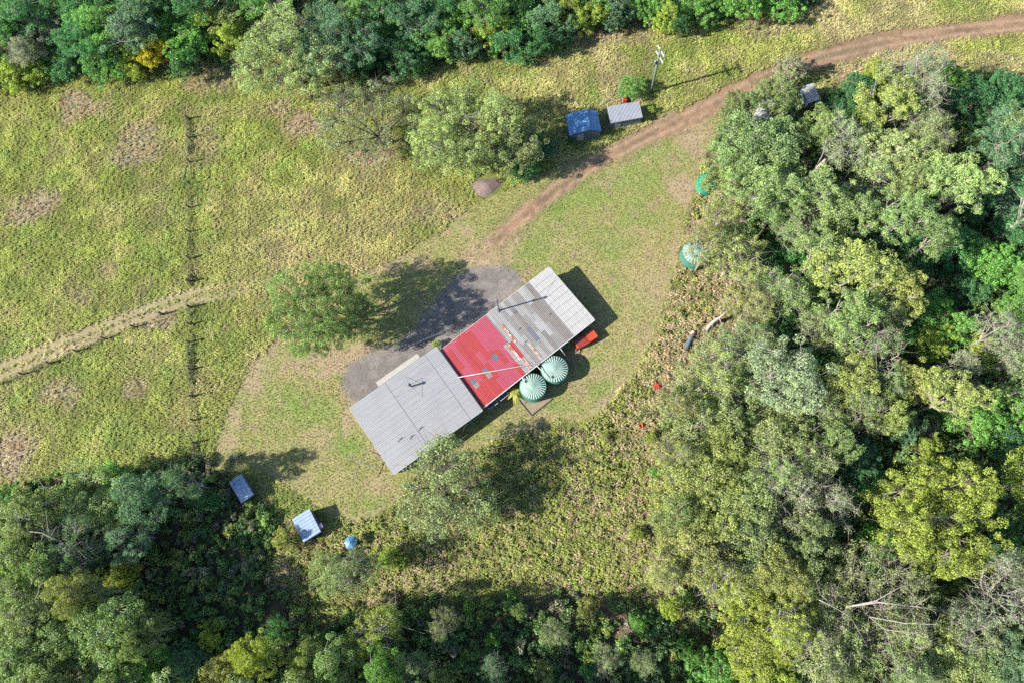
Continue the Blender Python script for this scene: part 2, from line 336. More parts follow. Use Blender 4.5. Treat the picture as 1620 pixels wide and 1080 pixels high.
def ground_map(x, y):
    """colour of what covers the ground there, and the share of each cover"""
    x = np.asarray(x, float); y = np.asarray(y, float); sh = x.shape
    wob = (fbm(x, y, 3.0, 4, 3)-0.5)
    big = fbm(x, y, 16.0, 4, 5); mid = fbm(x, y, 4.5, 4, 6); fine = fbm(x, y, 1.3, 3, 7)
    pad = np.ones(sh+(3,))*np.array([0.152, 0.166, 0.046])
    pad = mix(pad, (0.222, 0.200, 0.092), sstep(0.42, 0.70, 0.6*big+0.4*mid)*0.75)
    pad = mix(pad, (0.090, 0.140, 0.036), sstep(0.50, 0.70, 1-0.6*mid-0.4*fine)*0.45)
    pad = mix(pad, (0.215, 0.170, 0.105), sstep(0.54, 0.70, fbm(x, y, 2.6, 4, 15))*0.35)
    pad = mix(pad, (0.225, 0.180, 0.112), sstep(0.50, 0.66, fbm(x*1.0+y*.25, y*.45-x*.1, 7.0, 5, 25))*0.55*sstep(-75, -35, x)*sstep(12, 30, y))
    # paddock ripens to straw towards the lane and the lawn
    hay = sstep(26, 4, np.abs(sd_line(x, y, TRACK[3:], [0]*6)[0]))*sstep(-50, -20, x)
    pad = mix(pad, (0.225, 0.188, 0.095), hay*0.30*sstep(0.3, 0.6, mid+0.2))
    dry = np.zeros(sh)
    for i, (c, rx, ry, a) in enumerate(DRY): dry = np.maximum(dry, a*blob(x, y, c, rx, ry, i))
    drycol = mix(np.ones(sh+(3,))*np.array([0.225, 0.182, 0.128]), (0.215, 0.155, 0.100), sstep(0.45, 0.7, fine))
    col = mix(pad, drycol, dry*sstep(0.15, 0.55, fine+0.15))
    lawn_d = sd_poly(x, y, LAWN)+0.9*wob+0.7*(fine-.5); lawn = 1-sstep(-0.25, 0.25, lawn_d)
    lc = np.ones(sh+(3,))*np.array([0.192, 0.190, 0.070])
    lc = mix(lc, (0.145, 0.190, 0.050), sstep(0.4, 0.75, mid)*0.8)
    lc = mix(lc, (0.265, 0.215, 0.115), sstep(0.44, 0.70, fine*0.5+big*0.5)*0.55)
    lc = lc*(1+0.07*np.sin((x*math.cos(.62)+y*math.sin(.62))*2*math.pi/1.1+3*wob)*sstep(.4, .6, mid))[..., None]
    lc = mix(lc, (0.215, 0.160, 0.105), sstep(.60, .74, fbm(x, y, 1.7, 4, 33))*.55)
    br = np.zeros(sh); gr = np.zeros(sh)
    for i, (c, rx, ry, a) in enumerate(BROWN_LAWN): br = np.maximum(br, a*blob(x, y, c, rx, ry, 60+i))
    for i, (c, rx, ry, a) in enumerate(GREEN_LAWN): gr = np.maximum(gr, a*blob(x, y, c, rx, ry, 90+i))
    lc = mix(lc, (0.120, 0.185, 0.040), gr*0.8)
    edge = 1-sstep(0.2, 1.8, -lawn_d)
    br = np.maximum(br, edge*0.55*sstep(0.35, 0.6, mid))
    lc = mix(lc, (0.25, 0.185, 0.125), br*sstep(0.1, 0.5, fine))
    col = mix(col, lc, lawn)
    scr_d = sd_poly(x, y, SCRUB)+1.4*wob; scr = (1-sstep(-0.8, 0.8, scr_d))*(1-lawn)
    sc = np.ones(sh+(3,))*np.array([0.17, 0.14, 0.082])
    sc = mix(sc, (0.11, 0.11, 0.038), sstep(0.4, 0.65, mid))
    col = mix(col, sc, scr)
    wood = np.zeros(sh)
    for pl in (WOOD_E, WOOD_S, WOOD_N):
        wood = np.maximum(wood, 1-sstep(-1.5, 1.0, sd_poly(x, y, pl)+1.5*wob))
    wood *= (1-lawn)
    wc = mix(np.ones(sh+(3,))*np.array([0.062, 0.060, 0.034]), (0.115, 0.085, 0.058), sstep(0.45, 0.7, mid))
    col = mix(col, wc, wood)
    td, tt, off = sd_line(x, y, TRACK, [1.2, 1.2, 1.2, 1.2, 1.2, 1.0, .8, .6, .4])
    fade = (1-sstep(0.52, 0.70, tt))+0.35*sstep(0.52, 0.70, tt)*(1-sstep(0.9, 1.0, tt))
    rut = np.exp(-((np.abs(off+0.25*wob)-0.75)/0.75)**2)*(1-sstep(0.2, 1.0, td))*fade
    rut = np.clip(rut*(0.75+.4*fine), 0, 1)
    col = mix(col, (0.250, 0.205, 0.125), rut*0.85)
    track = (1-sstep(-0.1, 0.1, td))*fade
    gd = sd_poly(x, y, GRAVEL)+1.0*wob; grav = 1-sstep(-0.7, 0.7, gd+0.5*(fine-0.5))
    gcol = mix(np.ones(sh+(3,))*np.array([0.128, 0.115, 0.112]), (0.165, 0.148, 0.142), sstep(0.4, 0.7, fine))
    col = mix(col, gcol, grav*0.95)
    rd, rt, roff = sd_line(x, y, ROAD, [w*1.05 for w in ROAD_W])
    rd = rd + 1.0*wob + 0.9*(fine-0.5)
    endf = 1-sstep(0.87, 1.0, rt)
    road = (1-sstep(-0.35, 0.25, rd))*endf*np.where(rt > 0.86, 0.5+0.5*sstep(0.3, 0.6, mid), 1)
    rc = mix(np.ones(sh+(3,))*np.array([0.205, 0.130, 0.082]), (0.165, 0.110, 0.072), sstep(0.4, 0.65, mid))
    rc = mix(rc, (0.26, 0.185, 0.125), np.exp(-((np.abs(roff+0.3*wob)-0.72)/0.30)**2)*0.8*sstep(.25, .5, fine+.1))
    rc = mix(rc, (0.115, 0.095, 0.055), np.exp(-((roff+0.3*wob)/0.28)**2)*0.6*sstep(.45, .6, mid))
    rc = mix(rc, (0.105, 0.070, 0.045), sstep(.55, .72, fbm(x, y, .9, 3, 31))*.5)
    col = mix(col, rc, road)
    verge = np.exp(-((rd-0.45)/0.4)**2)*(1-road)*endf
    col = mix(col, (0.14, 0.115, 0.065), verge*0.4)
    return col, dict(lawn=lawn, scrub=scr, wood=wood, road=road, gravel=grav, track=track, rut=rut, dry=dry, lawn_d=lawn_d, brown=br)

def relief(x, y, m):
    z = 0.16*(fbm(x, y, 7.0, 3, 21)-0.5) + 0.05*(fbm(x, y, 1.2, 2, 22)-0.5)
    flat = np.maximum.reduce([m['lawn'], m['road'], m['gravel']])
    return z*(1-0.85*flat) - 0.04*m['road']

def grid_axis(lo, hi, step):
    a = np.arange(lo, hi+1e-6, step)
    return np.concatenate([[-2600, -1200, -600, -320, -200, lo-25, lo-8], a, [hi+8, hi+25, 200, 320, 600, 1200, 2600]])
GX = grid_axis(-98, 82, 0.34); GY = grid_axis(-22, 98, 0.34)
XX, YY = np.meshgrid(GX, GY)
GC, GM = ground_map(XX, YY)
GZ = relief(XX, YY, GM)
# ground between the tussocks is coloured darker, so the gaps stand out
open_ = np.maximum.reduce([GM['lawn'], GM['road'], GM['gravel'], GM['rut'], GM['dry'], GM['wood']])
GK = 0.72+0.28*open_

def ground_obj(name, mask, lift):
    ny, nx = XX.shape
    idx = np.arange(ny*nx).reshape(ny, nx)
    q = np.stack([idx[:-1, :-1], idx[:-1, 1:], idx[1:, 1:], idx[1:, :-1]], -1).reshape(-1, 4)
    if mask is not None:
        mq = (mask[:-1, :-1] & mask[:-1, 1:] & mask[1:, 1:] & mask[1:, :-1]).ravel(); q = q[mq]
        used = np.unique(q); rem = np.full(ny*nx, -1); rem[used] = np.arange(len(used)); q = rem[q]
    else: used = np.arange(ny*nx)
    v = np.stack([XX.ravel()[used], YY.ravel()[used], GZ.ravel()[used]+lift], -1)
    me = np_mesh(name, v, quads=q, mat=M['ground'])
    a = me.attributes.new('gcol', 'FLOAT_COLOR', 'POINT')
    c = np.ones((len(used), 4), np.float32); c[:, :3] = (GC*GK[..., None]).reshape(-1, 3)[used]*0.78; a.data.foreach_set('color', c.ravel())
    me.polygons.foreach_set('use_smooth', np.ones(len(me.polygons), bool))
    o = bpy.data.objects.new(name, me); COL.objects.link(o); tag(o, kind='structure'); return o
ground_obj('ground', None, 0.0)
ground_obj('lawn', (GM['lawn'] > 0.5) & (GM['road'] < 0.5) & (GM['gravel'] < 0.5), 0.004)
ground_obj('gravel_yard', (GM['gravel'] > 0.5) & (GM['road'] < 0.5), 0.008)
ground_obj('dirt_road', GM['road'] > 0.5, 0.012)
ground_obj('wheel_track', (GM['track'] > 0.5) & (GM['lawn'] < 0.5), 0.006)

def gz(x, y):
    """height of the ground there"""
    xa = np.array([float(x)]); ya = np.array([float(y)])
    return float(relief(xa, ya, ground_map(xa, ya)[1])[0])
# ------------------------------------------------------------------ buildings
RIB = 0.05
def corrugated(name, mat, parent, u0, u1, v0, v1, zf, along, pitch, lift=0.0, rib=RIB):
    """one roof sheet in its building's frame: x along the building, y = -v down the slope; ribs run along u or v"""
    a0, a1 = (v0, v1) if along == 'u' else (u0, u1)
    n = max(1, int(round((a1-a0)/pitch))); w = (a1-a0)/n
    prof = []
    for i in range(n):
        b = a0+i*w
        prof += [(b, 0), (b+w*0.58, 0), (b+w*0.70, rib), (b+w*0.88, rib)]
    prof.append((a1, 0))
    vs = []
    for e in ((u0, u1) if along == 'u' else (v0, v1)):
        for a, h in prof:
            u, v = (e, a) if along == 'u' else (a, e)
            vs.append((u, -v, zf(v)+h+lift))
    k = len(prof)
    fs = [(j, j+1, k+j+1, k+j) for j in range(k-1)]
    mb = MB().add(vs, fs); b = len(mb.v)
    # underside, so that a sheet has two faces and an edge
    mb.add([(x, y, zf(-y)+lift-0.012) for x, y in ((u0, -v0), (u1, -v0), (u1, -v1), (u0, -v1))], [(0, 1, 2, 3)])
    return mb.build(name, mat, parent)

def frame_from(pa, pb, pc, pd):
    """a level rectangle from four roof corners (pixel x, y, height): origin, heading, length, depth"""
    A, B, C, D = [P(*q) for q in (pa, pb, pc, pd)]
    u = (B-A)+(C-D); th = math.atan2(u[1], u[0])
    ux = np.array([math.cos(th), math.sin(th)]); vx = np.array([math.sin(th), -math.cos(th)])
    Lu = (np.dot((B-A)[:2], ux)+np.dot((C-D)[:2], ux))/2
    Lv = (np.dot((D-A)[:2], vx)+np.dot((C-B)[:2], vx))/2
    c = (A+B+C+D)[:2]/4; o = c-ux*Lu/2-vx*Lv/2
    return o, th, Lu, Lv

def walls(parent, Lu, Lv, zf, inset, mat, drop=0.06):
    a = inset; p = [(a, -a), (Lu-a, -a), (Lu-a, -(Lv-a)), (a, -(Lv-a))]
    vs = [(x, y, -0.15) for x, y in p] + [(x, y, zf(-y)-drop) for x, y in p]
    return MB().add(vs, [(0, 1, 2, 3), (7, 6, 5, 4), (0, 4, 5, 1), (1, 5, 6, 2), (2, 6, 7, 3), (3, 7, 4, 0)]).build('wall', mat, parent)

# --- the long low house: red roof, patchwork roof, white end
HZ0, HZ1 = 2.75, 2.30
ho, hth, HL, HD = frame_from((693, 556, HZ0), (871.5, 420.5, HZ0), (937, 507.5, HZ1), (766, 643, HZ1))
house = empty('house', (ho[0], ho[1], 0), hth)
tag(house, 'long low house with red painted roof, patchwork grey roof and white sheeted end', 'house')
hz = lambda v: HZ0+(HZ1-HZ0)*v/HD
walls(house, HL, HD, hz, 0.35, M['wall'])
UR, UW = 0.416*HL, 0.808*HL
rnd = random.Random(4)
def col_sheets(u0, u1, segs, pitch=0.19):
    for k, (v0, v1, m) in enumerate(segs):
        corrugated('roof_sheet', M[m], house, u0+0.012, u1-0.012, v0*HD+(0.01 if k else 0), v1*HD+(0.0 if k == len(segs)-1 else 0.0), hz, 'v', pitch, rnd.choice((0, 0.006, 0.012, 0.018))+0.004*k, 0.028 if m == 'white_sheet' else 0.04)
# red part: eleven runs of sheets
RED = [
 [(0, .12, 'pink'), (.12, .62, 'red'), (.62, 1, 'red')],
 [(0, .08, 'pink'), (.08, .40, 'red'), (.40, .60, 'pink'), (.60, .67, 'sky_sheet'), (.67, .74, 'tan_sheet'), (.74, 1, 'red')],
 [(0, .55, 'pink'), (.55, .70, 'pink'), (.70, 1, 'red')],
 [(0, .06, 'pink'), (.06, .60, 'red'), (.60, .68, 'red'), (.68, 1, 'red')],
 [(0, .58, 'red'), (.58, .66, 'sky_sheet'), (.66, .74, 'tan_sheet'), (.74, 1, 'red')],
 [(0, .34, 'red'), (.34, .55, 'pink'), (.55, .80, 'red'), (.80, 1, 'pink')],
 [(0, .05, 'pink'), (.05, .52, 'red'), (.52, .72, 'pink'), (.72, 1, 'pink')],
 [(0, .44, 'pink'), (.44, .50, 'red'), (.50, .60, 'sky_sheet'), (.60, .86, 'pink'), (.86, 1, 'pink')],
 [(0, .48, 'pink'), (.48, .72, 'red'), (.72, 1, 'pink')],
 [(0, .50, 'pink'), (.50, .80, 'pink'), (.80, 1, 'red')],
 [(0, .50, 'pink'), (.50, .86, 'bare'), (.86, 1, 'bare')]]
for i, segs in enumerate(RED):
    col_sheets(UR*i/11, UR*(i+1)/11, segs)
PATCH = [
 [(0, .20, 'g4'), (.20, .52, 'g1'), (.52, .80, 'red'), (.80, 1, 'bare')],
 [(0, .22, 'g1'), (.22, .60, 'g1'), (.60, .78, 'g1'), (.78, 1, 'bare')],
 [(0, .30, 'g1'), (.30, .66, 'g4'), (.66, 1, 'g2')],
 [(0, .26, 'g2'), (.26, .55, 'g2'), (.55, .72, 'g1'), (.72, 1, 'g1')],
 [(0, .24, 'g4'), (.24, .60, 'g2'), (.60, .78, 'g2'), (.78, 1, 'g1')],
 [(0, .16, 'g2'), (.16, .52, 'g3'), (.52, .74, 'sky_sheet'), (.74, 1, 'g2')],
 [(0, .34, 'g1'), (.34, .64, 'g2'), (.64, 1, 'g1')],
 [(0, .20, 'g2'), (.20, .50, 'g1'), (.50, .68, 'g4'), (.68, 1, 'g3')],
 [(0, .40, 'g2'), (.40, .56, 'g1'), (.56, .80, 'g4'), (.80, 1, 'g2')],
 [(0, .28, 'g4'), (.28, .62, 'g5'), (.62, 1, 'g2')],
 [(0, .24, 'g1'), (.24, .48, 'g3'), (.48, .74, 'g5'), (.74, 1, 'g5')],
 [(0, .46, 'g5'), (.46, .76, 'g3'), (.76, 1, 'g5')]]
for i, segs in enumerate(PATCH):
    col_sheets(UR+(UW-UR)*i/12, UR+(UW-UR)*(i+1)/12, segs)
for i in range(6):
    col_sheets(UW+(HL-UW)*i/6, UW+(HL-UW)*(i+1)/6, [(0, .5, 'white_sheet'), (.5, 1, 'white_sheet')])
for u, v, w in ((UR+0.02, 0.0, 1), (UW, 0.0, 1)):
    MB().box((u, -HD/2, (HZ0+HZ1)/2+0.055), (0.05, HD, 0.02), tilt=Matrix.Rotation(math.atan2(HZ0-HZ1, HD), 3, 'X')).build('flashing_strip', M['g2'], house)
MB().box((HL/2, -(HD+0.07), HZ1-0.05), (HL, 0.13, 0.11)).build('gutter', M['white'], house)
MB().box((HL/2, 0.03, HZ0-0.07), (HL, 0.05, 0.16)).build('fascia', M['white'], house)
MB().box((HL+0.03, -HD/2, (HZ0+HZ1)/2-0.05), (0.05, HD, 0.16), tilt=Matrix.Rotation(math.atan2(HZ0-HZ1, HD), 3, 'X')).build('bargeboard', M['white'], house)
for i in range(1, 9):
    v = HD*i/9; MB().box(((UW+HL)/2, -v, hz(v)+.045), (HL-UW-.05, .022, .012)).build('screw_line', M['g2'], house)
PC = (UW-UR)/12
for u0, u1, v0, v1 in ((UR+PC*1.15, UR+PC*1.65, .25, .57), (UR+PC*3.2, UR+PC*3.7, .70, .97), (UR-.32, UR+.10, .53, .80), (UR-.05, UR+PC*.75, .80, .99)):
    corrugated('rusted_strip', M['rust'], house, u0, u1, v0*HD, v1*HD, hz, 'v', 0.19, 0.062, 0.03)
# propped-out awning windows under the red roof's lower eave
for u in (0.55, 2.35):
    w = empty('awning_window', (u, -(HD-0.35), 1.75)); w.parent = house
    f = MB(); L, D = 1.35, 0.95
    for (x0, y0, x1, y1) in ((0, -.2, 0, -D), (L, -.2, L, -D), (0, -D, L, -D), (0, -.2, L, -.2)):
        f.tube([(x0, y0, -0.25*abs(y0)), (x1, y1, -0.25*abs(y1))], 0.04, 4)
    f.build('window_frame', M['white'], w)
    MB().add([(0.02, -.2, -.06), (L-.02, -.2, -.06), (L-.02, -D, -.245), (0.02, -D, -.245)], [(3, 2, 1, 0)]).build('pane', M['glass'], w)
# tall service mast on the roof and its cap
mast_w = P(789.5, 491.5, HZ0-0.05)
def to_local(root, p):
    th = root.rotation_euler[2]; d = np.asarray(p, float)-np.array(root.location)
    return np.array([d[0]*math.cos(th)+d[1]*math.sin(th), -d[0]*math.sin(th)+d[1]*math.cos(th), d[2]])
ml = to_local(house, mast_w); MAST_H = 4.1
mast = MB().tube([ml+[0, 0, -0.3], ml+[0, 0, 2.0], ml+[0, 0, MAST_H]], [0.11, 0.10, 0.09], 10).build('service_mast', M['galv'], house)
MB().lathe([(0.0, 0.34), (0.10, 0.30), (0.17, 0.16), (0.17, 0.02), (0.12, 0.0), (0.0, 0.0)], 10, c=ml+[0, 0, MAST_H-0.05]).build('mast_cap', M['galv'], mast)
MB().lathe([(0.32, 0.0), (0.30, 0.06), (0.12, 0.12)], 10, c=ml+[0, 0, -0.02]).build('mast_boot', M['darkmetal'], mast)
# stub vents, patches and screws lines
for (u, v) in ((UR+3.4, 2.2), (UR+2.4, 4.4), (UR+6.4, 2.4), (UR+6.9, 5.4), (UR+2.0, 6.3)):
    MB().box((u, -v, hz(v)+0.07), (0.45, 0.07, 0.03), rz=rnd.uniform(-.5, .5)).build('roof_patch', M['darkmetal'], house)

# --- the big grey building
GZ0, GZ1 = 3.05, 2.62
go, gth, GL, GD = frame_from((549, 645, GZ0), (697, 545, GZ0), (757, 651, GZ1), (627, 749, GZ1))
barn = empty('farm_shed', (go[0], go[1], 0), gth)
tag(barn, 'large grey ribbed metal roofed building joined to the red roofed house', 'building')
gzf = lambda v: GZ0+(GZ1-GZ0)*v/GD
walls(barn, GL, GD, gzf, 0.3, M['wall'])
NR = 14; cuts = [0, GL*0.40, GL*0.86, GL]
for i in range(NR):
    for j in range(3):
        corrugated('roof_sheet', M['zinc'], barn, cuts[j]+(0.015 if j else 0), cuts[j+1]+(0.0 if j == 2 else 0.0), GD*i/NR+0.006, GD*(i+1)/NR-0.006, gzf, 'u', 0.26, 0.012*j+rnd.choice((0, 0.004)), 0.030)
for j in (1, 2):
    MB().box((cuts[j], -GD/2, (GZ0+GZ1)/2+0.062), (0.022, GD, 0.012), tilt=Matrix.Rotation(math.atan2(GZ0-GZ1, GD), 3, 'X')).build('lap_flashing', M['g3'], barn)
MB().box((GL+0.06, -GD/2, (GZ0+GZ1)/2-0.06), (0.14, GD, 0.12), tilt=Matrix.Rotation(math.atan2(GZ0-GZ1, GD), 3, 'X')).build('gutter', M['darkmetal'], barn)
MB().box((GL/2, -(GD+0.04), GZ1-0.05), (GL, 0.07, 0.14)).build('fascia', M['white'], barn)
MB().box((-0.03, -GD/2, (GZ0+GZ1)/2-0.05), (0.05, GD, 0.14), tilt=Matrix.Rotation(math.atan2(GZ0-GZ1, GD), 3, 'X')).build('bargeboard', M['white'], barn)
a0 = to_local(barn, P(593, 602, GZ0-0.25))[0]; a1 = to_local(barn, P(656, 553.5, GZ0-0.25))[0]
aw = empty('awning', (0, 0, 0)); aw.parent = barn
MB().add([(a0, 0.12, GZ0-0.16), (a1, 0.12, GZ0-0.16), (a1, 0.92, GZ0-0.40), (a0, 0.92, GZ0-0.40), (a0, 0.12, GZ0-0.20), (a1, 0.12, GZ0-0.20), (a1, 0.92, GZ0-0.44), (a0, 0.92, GZ0-0.44)], [(0, 1, 2, 3), (7, 6, 5, 4), (0, 4, 5, 1), (1, 5, 6, 2), (2, 6, 7, 3), (3, 7, 4, 0)]).build('awning_sheet', M['cream'], aw)
for t in (0.0, 0.33, 0.66, 1.0):
    x = a0+(a1-a0)*t; x = min(max(x, a0+0.06), a1-0.06)
    MB().tube([(x, 0.86, 0.0), (x, 0.86, GZ0-0.43)], 0.04, 6).build('awning_post', M['white'], aw)
fl = to_local(barn, P(650.5, 611, gzf(GD*0.42)))
fv = MB().tube([fl+[0, 0, -0.2], fl+[0, 0, 1.15]], 0.12, 10).build('flue', M['galv'], barn)
MB().lathe([(0.0, 0.2), (0.12, 0.16), (0.22, 0.02), (0.22, 0.0), (0.0, 0.0)], 10, c=fl+[0, 0, 1.18]).build('flue_cowl', M['darkmetal'], fv)
for (x, y) in ((642, 596), (668, 598), (668, 627), (625, 629)):
    q = to_local(barn, P(x, y, 2.9)); q[2] = gzf(-q[1])+0.06
    MB().tube([fl+[0, 0, 1.05], q], 0.014, 4).build('guy_wire', M['darkmetal'], fv)
for (x, y, a) in ((634, 694, .35), (666, 677, .1), (652, 690, .9)):
    q = to_local(barn, P(x, y, 2.75)); s = MB()
    s.tube([q+[-.5, -.1, .08], q+[-.1, .05, .12], q+[.4, .0, .1]], [.03, .035, .02], 5); s.tube([q+[-.1, .05, .12], q+[.1, .25, .12]], [.02, .01], 4)
    st = s.build('fallen_branch', M['darkmetal']); st.parent = None
    st.location = barn.location; st.rotation_euler = barn.rotation_euler
    tag(st, {.35: 'thick dark stick lying on the lower half of the grey roof', .1: 'small dark twig on the grey roof above the overhanging tree', .9: 'dark twig on the grey roof between the two other sticks'}[a], 'stick', 'sticks fallen on the grey roof')

# --- small sheds
def box_shed(name, label, corners, z_hi, z_lo, roof, wallm, pitch=0.22, along='v', over=0.12, z_side='v'):
    o, th, L, D = frame_from(*[(x, y, z_hi) for x, y in corners])
    r = empty(name, (o[0], o[1], 0), th); tag(r, label, 'shed')
    zf = lambda v: z_hi+(z_lo-z_hi)*v/D
    walls(r, L, D, zf, over, wallm, 0.04)
    n = max(2, int(round((L if along == 'v' else D)/0.78)))
    for i in range(n):
        if along == 'v': corrugated('roof_sheet', roof, r, L*i/n+.006, L*(i+1)/n-.006, 0, D, zf, 'v', pitch, 0.004*(i % 2), 0.045)
        else: corrugated('roof_sheet', roof, r, 0, L, D*i/n+.006, D*(i+1)/n-.006, zf, 'u', pitch, 0.004*(i % 2), 0.045)
    MB().box((L/2, -(D+.015), z_lo-.03), (L, .03, .10)).build('fascia', M['shed_wall'], r)
    return r, L, D, zf
S2 = box_shed('garden_shed', 'pale ribbed metal roofed shed beside the green bush and power pole', [(960.4, 169.6), (1011, 160), (1017, 184.6), (965.8, 193.7)], 1.95, 1.7, M['shed_roof'], M['shed_wall'])
MB().box((1.2, -(S2[2]-.11), .85), (.85, .04, 1.6)).build('door', M['cream'], S2[0])
S3 = box_shed('garden_shed', 'smaller blue-grey shed with a skillion roof by the spiky plant', [(361, 763.4), (380, 749.5), (402, 781), (382.4, 794)], 1.75, 1.62, M['shed_shade_blue'], M['shed_wall'], along='u')
for v in (.9, 2.1): MB().box((1.25 if v < 1 else .5, -.55, 1.80), (.09, .22, .06)).build('roof_vent', M['darkmetal'], S3[0])
S4 = box_shed('garden_shed', 'flat white metal roofed shed with a box on its side at the wood edge', [(462, 820.7), (488.5, 804), (508, 840), (479.5, 857)], 1.9, 1.8, M['shed_shade_blue'], M['shed_wall'], along='u', pitch=0.39)
ax = MB(); ax.box((S4[1]+.22, -(S4[2]-.7), 1.15), (.5, .85, .75)); acu = ax.build('side_box', M['plum'], S4[0])
MB().box((S4[1]+.22, -(S4[2]-.7), 1.545), (.42, .6, .03)).build('box_lid', M['white'], acu)
S5 = box_shed('garden_shed', 'white ribbed metal shed half hidden under a gum beside the dirt road', [(1266, 137), (1285, 133), (1301, 155), (1281, 163)], 2.2, 2.0, M['white_sheet'], M['shed_wall'], along='u')
# saltbox shed
def gable_shed():
    zr, zl, zt = 2.6, 2.0, 1.8
    o, th, L, D = frame_from((891.6, 181.5, zl), (944, 176.5, zt), (952.8, 207, zt), (904.4, 215, zl))
    r = empty('garden_shed', (o[0], o[1], 0), th)
    tag(r, 'gabled shed looking blue in tree shade, next to the pale roofed shed', 'shed')
    ur = L*0.64
    zz = lambda u: zl+(zr-zl)*u/ur if u <= ur else zr+(zt-zr)*(u-ur)/(L-ur)
    a = .14; us = [a, ur, L-a]
    vs = [(u, -v, z) for v in (a, D-a) for u, z in [(a, -.1), (L-a, -.1), (L-a, zz(L-a)-.05), (ur, zr-.05), (a, zz(a)-.05)]]
    MB().add(vs, [(4, 3, 2, 1, 0), (5, 6, 7, 8, 9), (0, 1, 6, 5), (1, 2, 7, 6), (2, 3, 8, 7), (3, 4, 9, 8), (4, 0, 5, 9)]).build('wall', M['shed_wall'], r)
    n = 5
    for side, (ua, ub) in enumerate(((0, ur), (ur, L))):
        for i in range(n):
            v0, v1 = D*i/n+.006, D*(i+1)/n-.006; k = 3; w = (v1-v0)/k; prof = []
            for q in range(k): prof += [(v0+q*w, 0), (v0+q*w+.6*w, 0), (v0+q*w+.7*w, .04), (v0+q*w+.88*w, .04)]
            prof.append((v1, 0)); m = MB(); kk = len(prof)
            m.add([(u, -v, zz(u)+h+.002*(i % 2)) for u in (ua, ub) for v, h in prof], [(j, j+1, kk+j+1, kk+j) for j in range(kk-1)])
            m.build('roof_sheet', M['shade_blue_roof'], r)
    MB().box((ur, -D/2, zr+.045), (.24, D+.02, .03)).build('ridge_cap', M['shade_blue_roof'], r)
    MB().box((L*.35, -(D-.12), .9), (1.0, .04, 1.7)).build('door', M['cream'], r)
gable_shed()

# ------------------------------------------------------------------ tanks
def water_tank(label, px, r, h, top, rib, side, n=30, rz=0.0, hatch=0.0):
    c = P(px[0], px[1], h*0.97); t = empty('water_tank', (c[0], c[1], 0), rz); tag(t, label, 'water tank')
    prof = [(r*.985, 0)]
    for i in range(8):
        z = h*.92*(i+.5)/8; prof += [(r*.985, z-.06), (r, z), (r*.985, z+.06)]
    MB().lathe(prof+[(r, h*.95), (r*.99, h), (r*.96, h)], 48).build('tank_wall', side, t, smooth=False)
    MB().lathe([(r*.97, h-.01), (r*.5, h+.16), (.26, h+.25), (0.0, h+.26)], 48).build('tank_roof', top, t, smooth=True)
    for k in range(n):
        a = 2*math.pi*k/n; ca, sa = math.cos(a), math.sin(a); w0, w1 = .04, .095
        pts = []
        for rr, z in ((.36, h+.235), (r*.5, h+.16), (r*.95, h+.0)):
            w = w0+(w1-w0)*rr/r
            for s_, dz in ((-1, 0), (-.45, .075), (.45, .075), (1, 0)): pts.append((rr*ca-sa*w*s_, rr*sa+ca*w*s_, z+dz))
        fs = [(i*4+j, i*4+j+1, i*4+j+5, i*4+j+4) for i in range(2) for j in range(3)]
        MB().add(pts, [tuple(reversed(f)) for f in fs]).build('roof_rib', rib, t)
    MB().lathe([(.36, h+.2), (.36, h+.31), (.30, h+.34), (0, h+.35)], 20).build('cap', top, t)
    if hatch:
        MB().lathe([(.2, 0), (.2, .16), (.16, .19), (0, .19)], 14, c=(r*.62*math.cos(hatch), r*.62*math.sin(hatch), h+.05)).build('hatch', M['darkmetal'], t)
    return t
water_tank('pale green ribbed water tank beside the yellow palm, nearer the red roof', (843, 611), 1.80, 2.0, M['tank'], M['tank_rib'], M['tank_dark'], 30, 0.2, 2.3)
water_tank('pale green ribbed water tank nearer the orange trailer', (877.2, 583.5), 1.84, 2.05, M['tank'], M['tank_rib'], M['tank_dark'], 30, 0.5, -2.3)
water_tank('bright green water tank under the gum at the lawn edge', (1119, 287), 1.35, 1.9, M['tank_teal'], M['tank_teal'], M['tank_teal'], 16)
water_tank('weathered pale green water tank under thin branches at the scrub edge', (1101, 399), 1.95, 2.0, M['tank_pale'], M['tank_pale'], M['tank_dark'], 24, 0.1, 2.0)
c0 = P(834, 630); pad = empty('tank_pad', (c0[0], c0[1], 0), hth)
pm = MB(); pm.box((.75, -.45, .03), (3.5, 3.3, .10)); pm.build('slab', M['concrete'], pad)
for (x, y, sx, sy) in ((.75, -2.14, 3.6, .10), (-1.04, -.45, .10, 3.45)): MB().box((x, y, .09), (sx, sy, .22)).build('sleeper', M['timber'], pad)
tag(pad, 'sandy square pad edged with sleepers under the nearer tank', 'tank pad')

# ------------------------------------------------------------------ pipes
def pipe(label, pts, r, mat=None, name='water_pipe', cat='pipe', group=None, n=8):
    pts = [np.array(p, float) for p in pts]; m = MB().tube(pts, r, n); o = m.build(name, mat or M['white'], smooth=True); return tag(o, label, cat, group)
pipe('long white pipe spanning above the red roof to the tanks', [P(723.5, 597, 2.5), P(724, 596.5, 3.0), P(790, 585, 3.05), P(856, 573.3, 3.05), P(858.5, 573, 2.9)], .05)
pipe('short white pipe from the eave down to the tank beside the orange trailer', [P(848.5, 577, 2.3), P(851, 580, 2.45), P(868, 596.5, 2.30), P(869, 598, 2.1)], .055)
pipe('thin grey pole leaning out from the patchwork roof eave to the grass', [P(885.5, 549.5, 2.25), P(909, 581.5, 0.02)], .045, M['galv'], 'leaning_pole', 'pole')
pipe('short white pipe stub between the red roof eave and the palm side tank', [P(824.5, 596, 2.25), P(828, 598.5, 2.3), P(831, 602, 2.15)], .05)
